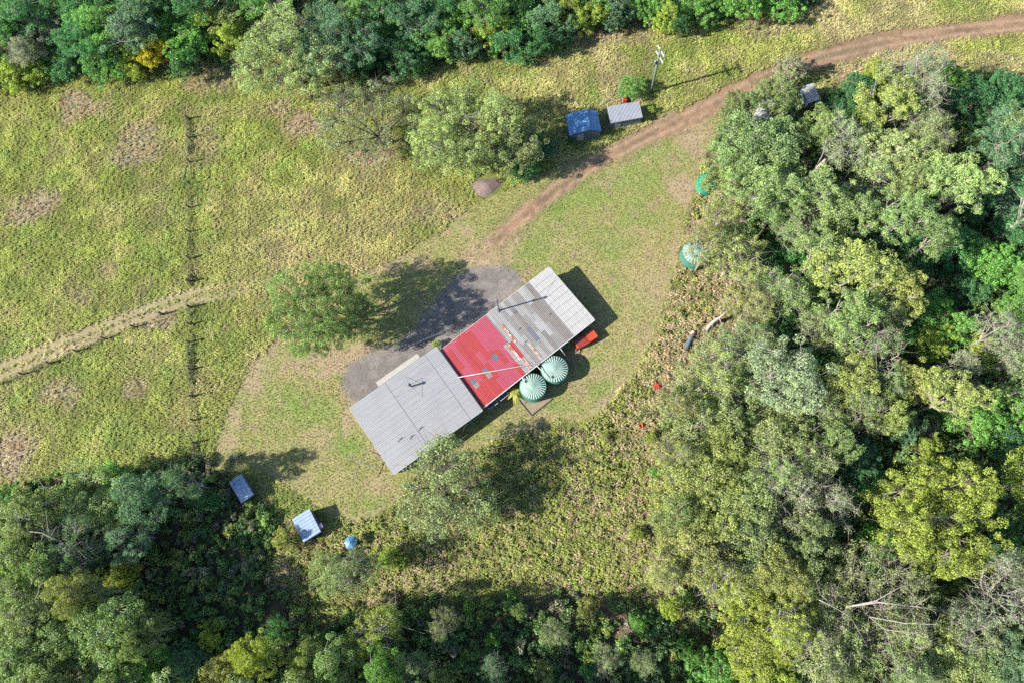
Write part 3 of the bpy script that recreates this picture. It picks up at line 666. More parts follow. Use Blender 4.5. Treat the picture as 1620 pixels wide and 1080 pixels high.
pipe('white pole lying in the grass between the two upper sheds', [P(948, 167, .15), P(967.5, 149.5, .15)], .05, None, 'loose_pole', 'pole')
# ------------------------------------------------------------------ tree and plant kinds (shared meshes)
def leaf_cards(cent, rad, per, rng, size, aspect=0.45, squash=0.75, jitter=0.9, droop=0.0, fill=0.62):
    """leaf sprays round clump centres: quads and a light/dark value for each"""
    n = len(cent); N = n*per
    c = np.repeat(cent, per, 0); r = np.repeat(rad, per)
    d = rng.normal(size=(N, 3)); d[:, 2] = d[:, 2]*0.9+0.35; d /= np.linalg.norm(d, axis=1, keepdims=True)
    rr = r*(fill+(1.08-fill)*rng.random(N)**0.6)
    p = c+d*rr[:, None]*np.array([1, 1, squash])
    nrm = d+rng.normal(size=(N, 3))*jitter*0.75; nrm /= np.linalg.norm(nrm, axis=1, keepdims=True)
    t = rng.normal(size=(N, 3)); t[:, 2] -= droop; t -= nrm*(t*nrm).sum(1, keepdims=True); t /= np.linalg.norm(t, axis=1, keepdims=True)+1e-9
    b = np.cross(nrm, t); s = size*(0.6+0.8*rng.random(N)); w = s*aspect*(0.8+0.4*rng.random(N))
    bend = nrm*(s*0.15)[:, None]
    v = np.stack([p-t*s[:, None]*.5, p+b*w[:, None]*.5+bend*.3, p+t*s[:, None]*.5-bend, p-b*w[:, None]*.5+bend*.3], 1).reshape(-1, 3)
    clv = np.repeat(rng.random(n), per)
    lv = np.clip(0.5+0.45*(clv-0.5)+0.6*(rng.random(N)-0.5), 0, 1)
    return v, lv
def crown_mesh(name, v, lv, mat):
    q = np.arange(len(v)).reshape(-1, 4)
    me = np_mesh(name, v, quads=q, mat=mat)
    a = me.attributes.new('lv', 'FLOAT', 'FACE'); a.data.foreach_set('value', lv.astype(np.float32)); return me

def gen_tree(seed, R=4.0, H=12.0, base=5.0, clumps=70, cr=(0.7, 1.15), per=150, size=0.30, aspect=.42, limbs=6, trunk_r=.26, lean=.5, flat=1.0, fill=.6, hollow=0.35, twigs=True, bare=0.0, droop=.3, lobes=6):
    rng = np.random.default_rng(seed); cz = (base+H)/2; hz_ = (H-base)/2*flat
    # a crown is several uneven lobes; clumps sit over the outside of each lobe
    nl = lobes; lc = []; lr = []
    for i in range(nl):
        a = 2*math.pi*(i+rng.random()*.8)/nl; q = (.42+.30*rng.random()) if i else .08
        lc.append((math.cos(a)*R*q, math.sin(a)*R*q, cz+hz_*(rng.uniform(-.45, .30) if i else .35))); lr.append(R*rng.uniform(.22, .55))
    lc = np.array(lc); lr = np.array(lr); cent = []; tries = 0; mind = R*(3.2/clumps)**(1/3)*0.60
    pw = lr**2/(lr**2).sum()
    while len(cent) < clumps and tries < 8000:
        tries += 1
        if rng.random() < .05:
            a = rng.uniform(0, 2*math.pi); q = rng.uniform(.7, 1.08); cent.append(np.array([math.cos(a)*R*q, math.sin(a)*R*q, cz+hz_*rng.uniform(-.6, .35)])); continue
        j = rng.choice(nl, p=pw); d = rng.normal(size=3); d /= np.linalg.norm(d)
        if d[2] < -.3 and rng.random() < .7: continue
        rr = hollow+(1-hollow)*rng.random()**.5
        p = lc[j]+d*lr[j]*rr*np.array([1, 1, min(1.0, hz_/R+.15)])
        if ((np.linalg.norm((p-lc)/np.array([1, 1, min(1.0, hz_/R+.15)]), axis=1)/lr) < .55).sum() > 1: continue
        if all(np.linalg.norm(p-q_) > mind for q_ in cent): cent.append(p)
        elif tries % 150 == 0: mind *= .93
    cent = np.array(cent)
    off = rng.normal(size=2)*lean*.4
    mb = MB()
    def curve(a, b, sag, k=4):
        a = np.array(a); b = np.array(b); m = rng.normal(size=3)*sag
        return [a+(b-a)*t+m*math.sin(math.pi*t) for t in np.linspace(0, 1, k)]
    fork = np.array([off[0], off[1], base*.82+.4]); top = np.array([off[0]*1.6, off[1]*1.6, cz+hz_*.45])
    tp = curve((0, 0, -.3), fork, .12*lean, 5); mb.tube(tp, list(np.linspace(trunk_r*1.25, trunk_r*.8, 5)), 7)
    tips = [top]; 
    for i in range(limbs):
        a = 2*math.pi*(i+rng.random()*.6)/limbs; q = .5+.22*rng.random()
        tips.append(np.array([math.cos(a)*R*q, math.sin(a)*R*q, cz+hz_*rng.uniform(-.35, .35)]))
    lines = []
    for tq in tips:
        c = curve(fork, tq, .35, 6); lines.append(np.array(c)); mb.tube(c, list(np.linspace(trunk_r*.55, trunk_r*.12, 6)), 5)
    allp = np.concatenate(lines)
    if twigs:
        for c in cent:
            j = np.argmin(np.linalg.norm(allp-c, axis=1)+ (allp[:, 2] > c[2])*.8)
            mb.tube(curve(allp[j], c, .12, 3), [trunk_r*.15, trunk_r*.10, .012], 4, False)
            if bare:
                for _ in range(3):
                    e = c+rng.normal(size=3)*np.array([1, 1, .7])*.9; mb.tube([c, (c+e)/2+rng.normal(size=3)*.06, e], [.022, .016, .007], 3, False)
    me = bpy.data.meshes.new('trunk'); me.from_pydata(mb.v, [], mb.f); me.update(); me.materials.append(M['bark'])
    keep = cent[rng.random(len(cent)) >= bare]
    rad = rng.uniform(*cr, size=len(keep))
    v, lv = leaf_cards(keep, rad, per, rng, size, aspect, fill=fill, droop=droop)
    return me, crown_mesh('crown', v, lv, M['leaf']), (R, H, cz)

KIND = {}
for i in range(6): KIND.setdefault('G', []).append(gen_tree(100+i, base=3.4, clumps=150, per=135, size=.19, cr=(.26, .74), lobes=6+i % 4, hollow=.4))
for i in range(5): KIND.setdefault('S', []).append(gen_tree(200+i, base=3.4, clumps=130, per=110, size=.18, cr=(.24, .78), hollow=.3, fill=.3, bare=.08, trunk_r=.2, lobes=7+i % 3))
for i in range(5): KIND.setdefault('B', []).append(gen_tree(300+i, R=3, H=6, base=.2, clumps=120, per=115, size=.18, cr=(.2, .58), limbs=5, trunk_r=.10, hollow=.4, lobes=6+i % 3))
for i in range(5): KIND.setdefault('T', []).append(gen_tree(400+i, R=3.6, H=16, base=7.0, clumps=125, per=125, size=.19, cr=(.26, .7), trunk_r=.24, lobes=6+i % 3, hollow=.4))
for i in range(3): KIND.setdefault('D', []).append(gen_tree(500+i, R=4.5, H=13, base=5, clumps=110, per=85, size=.17, cr=(.3, .85), bare=.3, trunk_r=.24, fill=.25, lobes=7, hollow=.3))
for i in range(4): KIND.setdefault('XG', []).append(gen_tree(600+i, R=8, H=13, base=2.2, clumps=360, per=150, size=.22, cr=(.36, .95), fill=.66, lobes=10+i, hollow=.4, trunk_r=.32, limbs=8))
for i in range(2): KIND.setdefault('XS', []).append(gen_tree(700+i, R=8, H=12, base=2.5, clumps=310, per=115, size=.21, cr=(.36, .95), lobes=10, hollow=.35, fill=.45, bare=.08, trunk_r=.30, limbs=8))
for i in range(1): KIND.setdefault('XD', []).append(gen_tree(720+i, R=8, H=12, base=2.5, clumps=260, per=75, size=.20, cr=(.4, 1.0), lobes=9, hollow=.3, fill=.35, bare=.3, trunk_r=.34, limbs=9))
KH = {'G': 12.0, 'S': 12.0, 'B': 6.0, 'T': 16.0, 'D': 13.0}

TC = {'olive': ((.176, .244, .092), 'olive'), 'yolive': ((.246, .280, .088), 'yellowish olive'), 'bright': ((.125, .265, .062), 'bright green'),
      'yg': ((.235, .300, .055), 'yellow-green'), 'yellow': ((.36, .34, .025), 'golden yellow'), 'dark': ((.060, .165, .060), 'dark green'),
      'teal': ((.105, .195, .105), 'bluish green'), 'grey': ((.205, .245, .142), 'grey-green'), 'pale': ((.225, .290, .112), 'pale green')}
KN = {'G': ('gum_tree', 'gum tree'), 'S': ('sparse_gum_tree', 'thin-crowned gum tree'), 'B': ('bushy_tree', 'bushy tree'), 'T': ('tall_gum_tree', 'tall gum tree'), 'D': ('bare_branched_tree', 'bare-branched tree')}
TREES = []
trng = random.Random(21)
def tree(px, py, r, h, kind, colr, label=None, at_base=False, bark=None, zone=None, rfac=0.92, flat=True):
    big = r*mpp(px, py, h*.6)*rfac > 6.0
    me_t, me_c, (R0, H0, cz0) = trng.choice(KIND[('XD' if kind == 'D' else 'XS' if kind == 'S' else 'XG') if big and kind in 'GTSD' else kind])
    zc = cz0*h/H0
    w = P(px, py, 0) if at_base else P(px, py, zc)
    rm = r*mpp(px, py, zc)*rfac
    root = empty(KN[kind][0], (w[0], w[1], -.02), trng.uniform(0, 6.283))
    s = rm/R0; root.scale = (s*trng.uniform(.92, 1.08), s*trng.uniform(.92, 1.08), h/H0)
    base = TC[colr][0]; j = [trng.uniform(.86, 1.14) for _ in range(3)]; k = trng.uniform(.85, 1.15)
    cc = [base[i]*k*(.5+.5*j[i]) for i in range(3)]
    c = bpy.data.objects.new('crown', me_c); COL.objects.link(c); c.parent = root; c.color = (*cc, 1)
    t = bpy.data.objects.new('trunk', me_t); COL.objects.link(t); t.parent = root
    b = bark or ((.16, .14, .125) if big else (.23, .205, .185) if kind in 'GTSD' else (.14, .11, .085)); t.color = (*b, 1)
    TREES.append(dict(o=root, px=px, py=py, kind=kind, col=colr, label=label, zone=zone, r=r, w=w))
    return root

# --- trees that stand by themselves
tree(568, 500, 40, 6.0, 'G', 'olive', 'lower darker crown added against the round olive gum to join it to its shadow', bark=(.12, .1, .085))  # extra crown added to close the gap between the gum and its shadow
tree(494, 480, 84, 15.0, 'G', 'olive', 'round olive gum casting its shadow over the gravel, beside the grey roof', bark=(.12, .1, .085))
tree(588, 190, 86, 10.5, 'D', 'grey', 'thin grey-green tree with a dark leaning trunk, beside the large light crown', bark=(.075, .065, .055))
tree(812, 228, 52, 9.0, 'G', 'olive', 'darker crown joined to the light crowned tree, nearest the blue shed')
tree(735, 200, 92, 13.0, 'G', 'pale', 'large light green crowned tree standing alone beside the blue shed')
tree(452, 82, 98, 12, 'S', 'pale', 'big spreading pale tree with a dark forked trunk at the upper paddock edge', bark=(.09, .08, .07))
tree(530, 60, 78, 11, 'S', 'teal', 'thin bluish tree standing behind the big spreading pale tree', bark=(.10, .09, .08))
tree(698, 772, 84, 12.0, 'S', 'pale', 'olive tree overhanging the lower corner of the grey roof', bark=(.10, .085, .07))
tree(748, 795, 50, 6.5, 'S', 'olive', 'smaller olive tree beside the one overhanging the grey roof', bark=(.10, .085, .07))
tree(1000, 139, 25, 3.2, 'B', 'bright', 'round bright green bush between the power pole and the pale roofed shed')
tree(835, 225, 26, 4.5, 'B', 'dark', 'dark low tree in the shade between the blue shed and the light crowned tree')
tree(830, 262, 28, 4, 'B', 'dark', 'dark shrub by the dirt road under the light crowned tree')
tree(865, 240, 20, 3.4, 'B', 'teal', 'small bluish shrub just below the blue gabled shed')
tree(902, 222, 9, 1.6, 'B', 'dark', 'tiny dark shrub touching the wall of the blue gabled shed')
tree(690, 545, 8, 1.4, 'B', 'yg', 'small lime green shrub in the corner between grey and red roofs')
tree(1031, 174, 7, 1.6, 'B', 'yg', 'little yellow-green plant in the shadow of the pale roofed shed')
tree(1032, 83+30, 0.1, 0.1, 'B', 'dark') if False else None
tree(881, 30, 12, 2.2, 'B', 'bright', 'small round bright shrub alone in the upper grass near the belt') if False else None
tree(883, 77, 9, 2.0, 'B', 'bright', 'small bright shrub alone in the grass below the top tree belt')

tree(957, 690, 9, 1.6, 'B', 'yolive', 'small yellowish bush at the top of the scrub below the tanks')
tree(1047, 792, 15, 2.4, 'B', 'yolive', 'yellowish bush in the scrub beside the lower right-hand wood')
tree(1008, 842, 12, 2.0, 'B', 'yg', 'small lime bush in the middle of the lower scrub')
tree(1032, 690, 12, 2.2, 'B', 'yg', 'lime bush in the scrub just right of the orange bucket')
tree(1035, 745, 10, 1.8, 'B', 'bright', 'small bright green bush in the scrub below the orange bucket')
tree(620, 885, 24, 2.6, 'B', 'yg', 'lime green bush in the scrub right of the blue umbrella')
# --- belt along the top
for a in [(30,30,46,'G','dark'),(95,22,46,'B','bright'),(150,45,42,'G','bright'),(62,92,38,'B','yg'),(22,112,30,'B','yg'),(110,92,38,'B','dark'),(200,48,46,'G','teal'),
          (247,84,28,'B','yellow'),(212,92,27,'B','yg'),(292,60,44,'B','bright'),(330,28,38,'B','yg'),(362,62,28,'B','yg'),(292,100,26,'B','dark'),(170,100,34,'B','bright'),
          (130,62,40,'G','dark'),(250,18,42,'B','bright'),(372,30,36,'B','pale'),(602,48,46,'B','bright'),(640,84,40,'B','dark'),(655,18,42,'G','teal'),(715,18,42,'B','bright'),
          (775,52,28,'B','yg'),(812,70,34,'B','dark'),(765,8,38,'G','bright'),(830,18,40,'B','bright'),(872,32,36,'B','teal'),(902,18,28,'B','yg'),(932,22,28,'B','yg'),
          (980,16,30,'B','teal'),(1058,30,22,'B','yg'),(1022,4,26,'B','bright'),(1108,6,36,'B','bright'),(1170,4,36,'B','bright'),(1235,2,34,'B','bright'),(560,20,40,'G','bright'),
          (690,60,34,'B','bright'),(-20,60,46,'G','bright'),(-30,110,30,'B','teal'),(60,40,36,'S','grey'),(40,75,34,'S','grey'),(10,0,46,'G','bright'),(140,-10,46,'G','dark'),(220,-12,46,'G','dark'),(310,-12,46,'G','dark'),(420,-10,46,'G','bright'),(600,-10,40,'G','dark'),(690,-15,46,'G','dark'),(800,-15,46,'G','bright'),(890,-14,40,'B','dark'),(950,-4,34,'B','bright'),(735,72,26,'B','teal'),(855,62,22,'B','dark'),(570,85,26,'B','dark'),(1075,40,16,'B','dark')]:
    tree(a[0], a[1], a[2]*1.15, {'G': 9.5, 'B': 6.2, 'S': 8}[a[3]]*trng.uniform(.85, 1.15), a[3], a[4], zone='N')
# --- the wood to the east of the house
E_ = [(1118,392,34,'S','yolive'),(1150,560,40,'S','olive'),(1070,640,30,'S','yolive'),(1160,710,46,'G','yolive'),(1070,810,40,'G','olive'),(1140,830,46,'G','yolive'),(1230,740,44,'S','olive'),(1310,790,40,'S','grey'),(1240,900,42,'G','yolive'),(1140,910,42,'S','yolive'),(1060,900,34,'S','yolive'),(1320,700,36,'G','olive'),(1270,720,38,'S','pale'),(1230,460,40,'S','olive'),(1300,400,40,'T','olive'),(1230,320,34,'G','olive'),(1350,340,40,'G','olive'),(1440,290,34,'G','olive'),(1480,370,36,'T','olive'),(1400,500,34,'S','pale'),(1300,520,36,'S','olive'),(1190,480,36,'S','yolive'),(1440,600,34,'G','yolive'),(1370,650,36,'S','olive'),(1450,250,34,'S','pale'),(1540,990,40,'S','grey'),(1440,1000,46,'S','pale'),(1340,1010,40,'S','olive'),(1260,990,40,'S','yg'),(1200,232,60,'G','olive'),(1228,154,34,'G','olive'),(1252,112,26,'B','grey'),(1170,172,26,'G','olive'),(1146,280,34,'G','olive'),(1380,122,22,'B','yg'),(1447,112,46,'D','grey'),(1400,160,42,'G','yolive'),(1356,140,24,'B','dark'),
      (1462,160,40,'D','grey'),(1507,128,22,'B','bright'),(1546,158,44,'B','dark'),(1594,148,36,'B','dark'),(1585,190,40,'B','teal'),(1296,200,30,'G','olive'),(1340,172,30,'B','dark'),(1330,226,40,'S','grey'),
      (1413,247,50,'G','pale'),(1472,212,36,'S','olive'),(1543,228,16,'B','olive'),(1602,228,44,'T','teal'),(1520,286,46,'T','pale'),(1298,312,50,'T','pale'),(1382,286,44,'S','pale'),(1436,335,40,'T','olive'),(1582,318,40,'B','teal'),
      (1205,290,50,'T','olive'),(1150,322,36,'S','yolive'),(1160,408,44,'S','yolive'),(1247,402,40,'B','dark'),(1354,428,58,'T','yolive'),(1420,450,40,'T','yolive'),(1292,462,36,'B','bright'),(1348,494,48,'T','pale'),
      (1380,560,46,'D','olive'),(1563,418,40,'B','bright'),(1513,388,40,'B','dark'),(1612,428,30,'B','bright'),(1462,508,46,'B','bright'),(1478,540,28,'B','yg'),(1524,520,26,'B','bright'),(1583,522,32,'D','grey'),(1563,560,28,'B','yg'),
      (1612,494,30,'B','bright'),(1614,566,26,'S','grey'),(1524,588,28,'S','grey'),(1513,624,40,'T','yolive'),(1547,668,42,'B','bright'),(1614,644,34,'B','bright'),(1247,594,54,'T','grey'),(1197,548,42,'S','olive'),
      (1130,600,50,'S','yolive'),(1112,662,58,'G','olive'),(1180,628,48,'S','olive'),(1340,608,38,'G','yolive'),(1407,650,34,'G','yolive'),(1293,652,44,'S','olive'),(1220,688,50,'G','pale'),(1413,602,28,'S','olive'),(1460,704,24,'B','yg'),(1430,676,30,'B','teal'),
      (1106,770,58,'G','yolive'),(1174,788,50,'G','pale'),(1258,780,58,'S','grey'),(1100,868,54,'G','yolive'),(1198,852,58,'G','olive'),(1280,862,44,'G','olive'),(1480,822,86,'T','yg'),(1397,862,38,'B','bright'),(1364,764,40,'B','dark'),
      (1180,940,38,'B','yg'),(1254,936,20,'B','yg'),(1385,960,84,'D','pale'),(1598,938,58,'D','grey'),(1198,1012,52,'G','yg'),(1302,1020,52,'S','pale'),(1498,1028,46,'G','yolive'),(1564,1020,48,'G','olive'),(1414,1054,40,'S','olive'),
      (1070,720,30,'S','yolive'),(1345,720,36,'B','teal'),(1310,930,36,'B','olive'),(1455,935,30,'B','olive'),(1130,1060,40,'B','bright'),(1240,1070,36,'B','bright'),(1350,1085,40,'G','olive'),(1610,1050,44,'G','teal'),(1600,860,30,'B','dark'),
      (1600,380,34,'B','dark'),(1450,400,30,'B','dark'),(1390,380,30,'B','teal'),(1260,355,34,'S','olive'),(1530,455,26,'B','dark'),(1600,700,30,'B','dark'),(1535,320,30,'B','dark'),(1340,380,36,'B','dark'),(1230,520,30,'B','dark'),(1300,560,26,'B','dark'),
      (1650,200,50,'T','olive'),(1660,320,50,'T','dark'),(1660,450,46,'G','bright'),(1665,600,50,'T','olive'),(1665,760,60,'T','yg'),(1670,920,60,'G','olive'),(1665,1060,60,'G','olive'),(1500,1110,60,'G','olive'),(1250,1120,50,'G','yg'),(1390,1120,50,'G','olive')]
for a in E_:
    hh = {'G': 11.5, 'B': 5.5, 'S': 11.5, 'T': 14.5, 'D': 12}[a[3]]*trng.uniform(.88, 1.12)
    if a[1] > 920 and a[3] == 'G': hh *= .8
    tree(a[0], a[1], a[2]*1.2, hh, a[3], a[4], zone='E')
# --- the wood to the south-west
for a in [(50,822,58,'G','olive'),(33,882,54,'G','olive'),(78,902,46,'G','olive'),(133,790,56,'G','olive'),(117,862,40,'D','teal'),(193,912,24,'B','yg'),(134,940,40,'G','yolive'),(100,1004,50,'G','olive'),(168,1004,58,'G','olive'),(33,970,50,'T','olive'),
          (27,1038,50,'T','olive'),(217,1006,34,'G','olive'),(250,817,16,'B','bright'),(332,1003,22,'B','yg'),(406,1040,34,'G','yg'),(358,1062,34,'G','yolive'),(484,1040,28,'G','yolive'),(520,908,30,'B','olive'),(232,790,42,'G','teal'),
          (452,852,20,'B','yolive'),(528,1048,40,'G','olive'),(590,1008,44,'S','yg'),(606,1056,36,'G','bright'),(562,902,36,'S','olive'),(440,1000,22,'B','dark'),(290,1040,34,'B','teal'),(240,1062,36,'B','bright'),(90,1075,44,'G','olive'),(180,1080,40,'G','olive'),
          (185,770,36,'B','bright'),(10,800,36,'B','bright'),(290,765,24,'S','teal'),(20,920,40,'B','bright'),(200,850,34,'S','teal'),(330,790,18,'B','dark'),(-40,850,60,'G','olive'),(-50,940,60,'G','olive'),(-50,1040,60,'G','olive'),
          (40,1130,60,'T','olive'),(150,1140,60,'T','olive'),(260,1130,56,'T','olive'),(370,1130,54,'T','olive'),(470,1125,50,'T','olive'),(590,1135,50,'T','olive'),(700,1150,46,'T','olive'),(330,1180,54,'T','olive'),(450,1190,54,'T','olive'),(560,1200,54,'T','olive'),(790,1170,46,'T','olive'),(880,1170,46,'T','olive'),(660,1200,50,'T','olive'),
          (655,1060,26,'S','olive'),(700,1068,18,'B','olive'),(880,1000,22,'S','olive'),(930,960,16,'B','yolive'),(960,1040,20,'S','olive'),(1010,990,16,'B','bright'),(860,1060,16,'B','olive'),(1060,960,18,'B','yg'),(780,1010,11,'B','bright'),(1020,1050,18,'S','olive'),(930,1060,10,'B','dark'),(740,960,10,'B','bright'),(1090,1030,18,'B','bright'),(820,965,12,'B','olive'),(700,985,24,'S','olive'),(785,1060,22,'S','teal')]:
    hh = {'G': 13, 'B': 4.2, 'S': 10, 'T': 15, 'D': 13}[a[3]]*trng.uniform(.88, 1.12)
    if a[1] < 800 and a[3] in 'TG': hh *= .75
    tree(a[0], a[1], a[2]*1.15, hh, a[3], a[4], zone='S')

ORD = 'first second third fourth fifth sixth seventh eighth ninth tenth eleventh twelfth thirteenth fourteenth fifteenth sixteenth seventeenth eighteenth nineteenth twentieth'.split()
GRP = {'N': 'trees of the belt along the top', 'E': 'trees of the wood right of the house', 'S': 'trees of the lower wood'}
def label_trees():
    buckets = {}
    for t in TREES:
        cat = 'bush' if (t['kind'] == 'B' and t['r'] < 12) else 'tree'
        if t['label']:
            tag(t['o'], t['label'], cat, 'trees and shrubs standing apart'); continue
        x, y, r = t['px'], t['py'], t['r']*.4; nm = TC[t['col']][1]+' '+KN[t['kind']][1]
        if x < -r or x > 1620+r or y < -r or y > 1080+r:
            side = 'left' if x < -r else 'right' if x > 1620+r else 'top' if y < -r else 'bottom'
            tag(t['o'], nm+' mostly cut off by the '+side+' edge of the photo', cat, 'trees cut off by the '+side+' edge'); continue
        if t['zone'] == 'N': ar = 'top-left tree belt' if x < 450 else ('top-middle tree belt' if x < 950 else 'tree belt above the power pole')
        elif t['zone'] == 'E': ar = 'upper right-hand wood' if y < 360 else ('right-hand wood level with the house' if y < 700 else 'lower right-hand wood')
        else: ar = 'lower-left wood' if x < 480 else 'shady strip along the bottom'
        buckets.setdefault((ar, t['kind'], t['col']), []).append((x, t, cat))
    for (ar, k, c), L in buckets.items():
        L.sort(key=lambda q: q[0])
        for i, (_, t, cat) in enumerate(L):
            nm = TC[c][1]+' '+KN[k][1].replace(' tree', '')
            lab = 'the one '+nm+' tree in the '+ar if len(L) == 1 else ORD[i]+' '+nm+' from the left in the '+ar
            tag(t['o'], lab, cat, GRP[t['zone']])
label_trees()
# ------------------------------------------------------------------ fences
def fence(label, pts, hgt=1.4):
    w = [P(*p) for p in pts]; o = w[0]; r = empty('wire_fence', (o[0], o[1], 0)); tag(r, label, 'fence', 'paddock fences')
    fr = random.Random(int(o[0]*10))
    tops = []
    for i, q in enumerate(w):
        d = q-o; lean = np.array([fr.uniform(-.10, .06), fr.uniform(-.05, .05), 0]); end = i in (0, len(w)-1); rr = .17 if end else .13
        MB().tube([(d[0], d[1], -.3), (d[0]+lean[0]*.5, d[1]+lean[1]*.5, hgt*.5), (d[0]+lean[0], d[1]+lean[1], hgt*(1.05 if end else 1))], [rr*1.1, rr, rr*.92], 7).build('post', M['timber'], r)
        tops.append((d, lean))
    for k in range(4):
        t = .25+.24*k
        MB().tube([(d[0]+l_[0]*t, d[1]+l_[1]*t, hgt*t) for d, l_ in tops], .007, 3).build('wire', M['wire'], r)
    return r, w
def strainer(r, w, i, dirn):
    o = w[0]; d = w[i]-o; e = d+np.array([dirn[0], dirn[1], 0])*1.6
    MB().tube([(d[0], d[1], 1.0), (e[0], e[1], .05)], .055, 6).build('stay', M['timber'], r)
FENCES = []
r, w = fence('wire fence with dark posts running down the paddock above the wheel track', [(299, 190), (300, 220), (301, 258), (301.6, 293), (301, 330), (301.6, 368), (301.4, 410), (301.6, 447)]); strainer(r, w, -1, (.1, 1)); FENCES.append(w)
r, w = fence('wire fence with dark posts running from the wheel track to the lower wood', [(302, 487), (302, 514), (302, 542), (304, 585), (306, 627), (308, 665), (310, 700), (314, 740)]); strainer(r, w, 0, (.1, -1)); FENCES.append(w)
r, w = fence('wire fence following the lower side of the wheel track', [(258, 498), (214, 518), (167.5, 537), (124, 556), (82, 575), (40, 592), (0, 608), (-50, 630)]); strainer(r, w, 0, (.1, -1)); FENCES.append(w)

# ------------------------------------------------------------------ power pole and its wire
pb = P(1030, 147); pole = empty('power_pole', (pb[0], pb[1], 0)); tag(pole, 'tall wooden power pole with two white crossarms beside the dirt road', 'power pole')
PH = 9.4
MB().tube([(0, 0, -.4), (0, 0, PH*.5), (0, 0, PH)], [.19, .165, .14], 12).build('shaft', M['polewood'], pole, smooth=True)
arm_az = R_(-68); ad = np.array([math.cos(arm_az), math.sin(arm_az), 0])
for z, L in ((PH-.25, 1.0), (PH-1.5, 1.1)):
    m = MB(); m.box((0.16, 0, z), (2*L, .13, .14), rz=arm_az); ca = m.build('crossarm', M['white'], pole)
    for s in (-.9, -.35, .35, .9):
        q = ad*L*s+np.array([.16, 0, z+.07]); MB().lathe([(.03, 0), (.06, .05), (.075, .1), (.05, .16), (.06, .2), (0, .24)], 8, c=q).build('insulator', M['white'], ca)
    for s in (-.6, .6):
        q = ad*L*s; MB().tube([(.16+q[0], q[1], z-.05), (.12, 0, z-.55)], .02, 4).build('brace', M['galv'], ca)
MB().lathe([(.0, 0), (.17, .02), (.17, .62), (.12, .68), (0, .7)], 12, c=(-.34, -.1, PH-2.7)).build('transformer', M['galv'], pole)
mt = mast_w+np.array([0, 0, MAST_H+.05]); wt = pb+np.array([.1, -.2, PH-1.5])
sag = [mt+(wt-mt)*t-np.array([0, 0, 1.1*math.sin(math.pi*t)]) for t in np.linspace(0, 1, 13)]
pipe('thin overhead wire from the roof mast to the power pole', sag, .012, M['darkmetal'], 'overhead_wire', 'wire', n=4)

# ------------------------------------------------------------------ rotary clothes hoist
cb = P(577, 733.5); hoist = empty('clothes_hoist', (cb[0], cb[1], 0), 0); tag(hoist, 'rotary clothes hoist with four thin arms on the lawn by the grey roof', 'clothes hoist')
HH = 1.9
MB().tube([(0, 0, -.1), (0, 0, HH+.12)], .035, 8).build('post', M['galv'], hoist)
hub = P(573, 731.5, HH); ends = [P(544.5, 719.5, HH+.1), P(588, 705, HH+.1), P(600, 741, HH+.1), P(560.5, 759, HH+.1)]
ends = [np.array([e[0]-hub[0], e[1]-hub[1], HH+.12]) for e in ends]
for e in ends: MB().tube([(0, 0, HH), e], [.05, .035], 6).build('arm', M['galv'], hoist)
for k in range(1, 5):
    t = .25+.18*k; MB().tube([np.array([e[0]*t, e[1]*t, HH+.12*t]) for e in ends+ends[:1]], .006, 3).build('line', M['wire'], hoist)

# ------------------------------------------------------------------ low white picket fence
f0, f1 = P(656, 545.5), P(695, 530); pk = empty('picket_fence', (f0[0], f0[1], 0)); tag(pk, 'low white picket fence on the gravel beside the lime green shrub', 'fence')
dv = f1-f0; n = 19
for i in range(n):
    q = dv*i/(n-1); MB().box((q[0], q[1], .42), (.07, .03, .84), rz=math.atan2(dv[1], dv[0])).build('picket', M['white'], pk)
for z in (.25, .62):
    off = np.array([dv[1], -dv[0], 0])/np.linalg.norm(dv)*.04
    MB().box((dv[0]/2+off[0], dv[1]/2+off[1], z), (np.linalg.norm(dv), .035, .06), rz=math.atan2(dv[1], dv[0])).build('rail', M['white'], pk)

# ------------------------------------------------------------------ orange trailer
tb = P(927, 536.5, .8); tr = empty('box_trailer', (tb[0], tb[1], 0), R_(33)); tag(tr, 'orange-red trailer with ribbed tapered front beside the white end of the roof', 'trailer')
def prism(out, z0, z1, name, mat, parent, inset=0.0):
    n = len(out); vs = [(x, y, z0) for x, y in out]+[(x*(1-inset), y*(1-inset), z1) for x, y in out]
    return MB().add(vs, [tuple(range(n-1, -1, -1)), tuple(n+i for i in range(n))]+[(i, (i+1) % n, n+(i+1) % n, n+i) for i in range(n)]).build(name, mat, parent)
prism([(.06, -.72), (1.55, -.72), (1.62, 0), (1.55, .72), (.06, .72)], .35, 1.08, 'rear_body', M['orange'], tr, .03)
fb = prism([(-1.66, -.50), (-1.45, -.56), (0, -.72), (0, .72), (-1.35, .60), (-1.72, .36)], .35, 1.02, 'front_body', M['orange'], tr, .02)
for i in range(10):
    x = -1.48+.148*i; w = .5+.2*(i/9)
    MB().box((x, 0, 1.045), (.055, 2*w*.92, .05)).build('rib', M['orange_dark'] if i % 2 else M['pink'], fb)
rl = MB()
for s in (-1, 1): rl.box((.82, s*.66, 1.10), (1.4, .05, .06))
rl.box((.12, 0, 1.10), (.05, 1.3, .06)); rl.box((1.5, 0, 1.10), (.05, 1.3, .06)); rl.build('edge_rail', M['orange_dark'], tr)
MB().box((.82, -.66, .28), (1.6, .08, .1)).build('side_rail', M['white'], tr)
MB().tube([(-1.6, -.2, .5), (-2.05, -.42, .48)], .05, 6).build('drawbar', M['galv'], tr)
MB().lathe([(.0, 0), (.09, .03), (.09, .14), (0, .17)], 10, c=(-2.0, -.5, .46)).build('coupling', M['white'], tr)
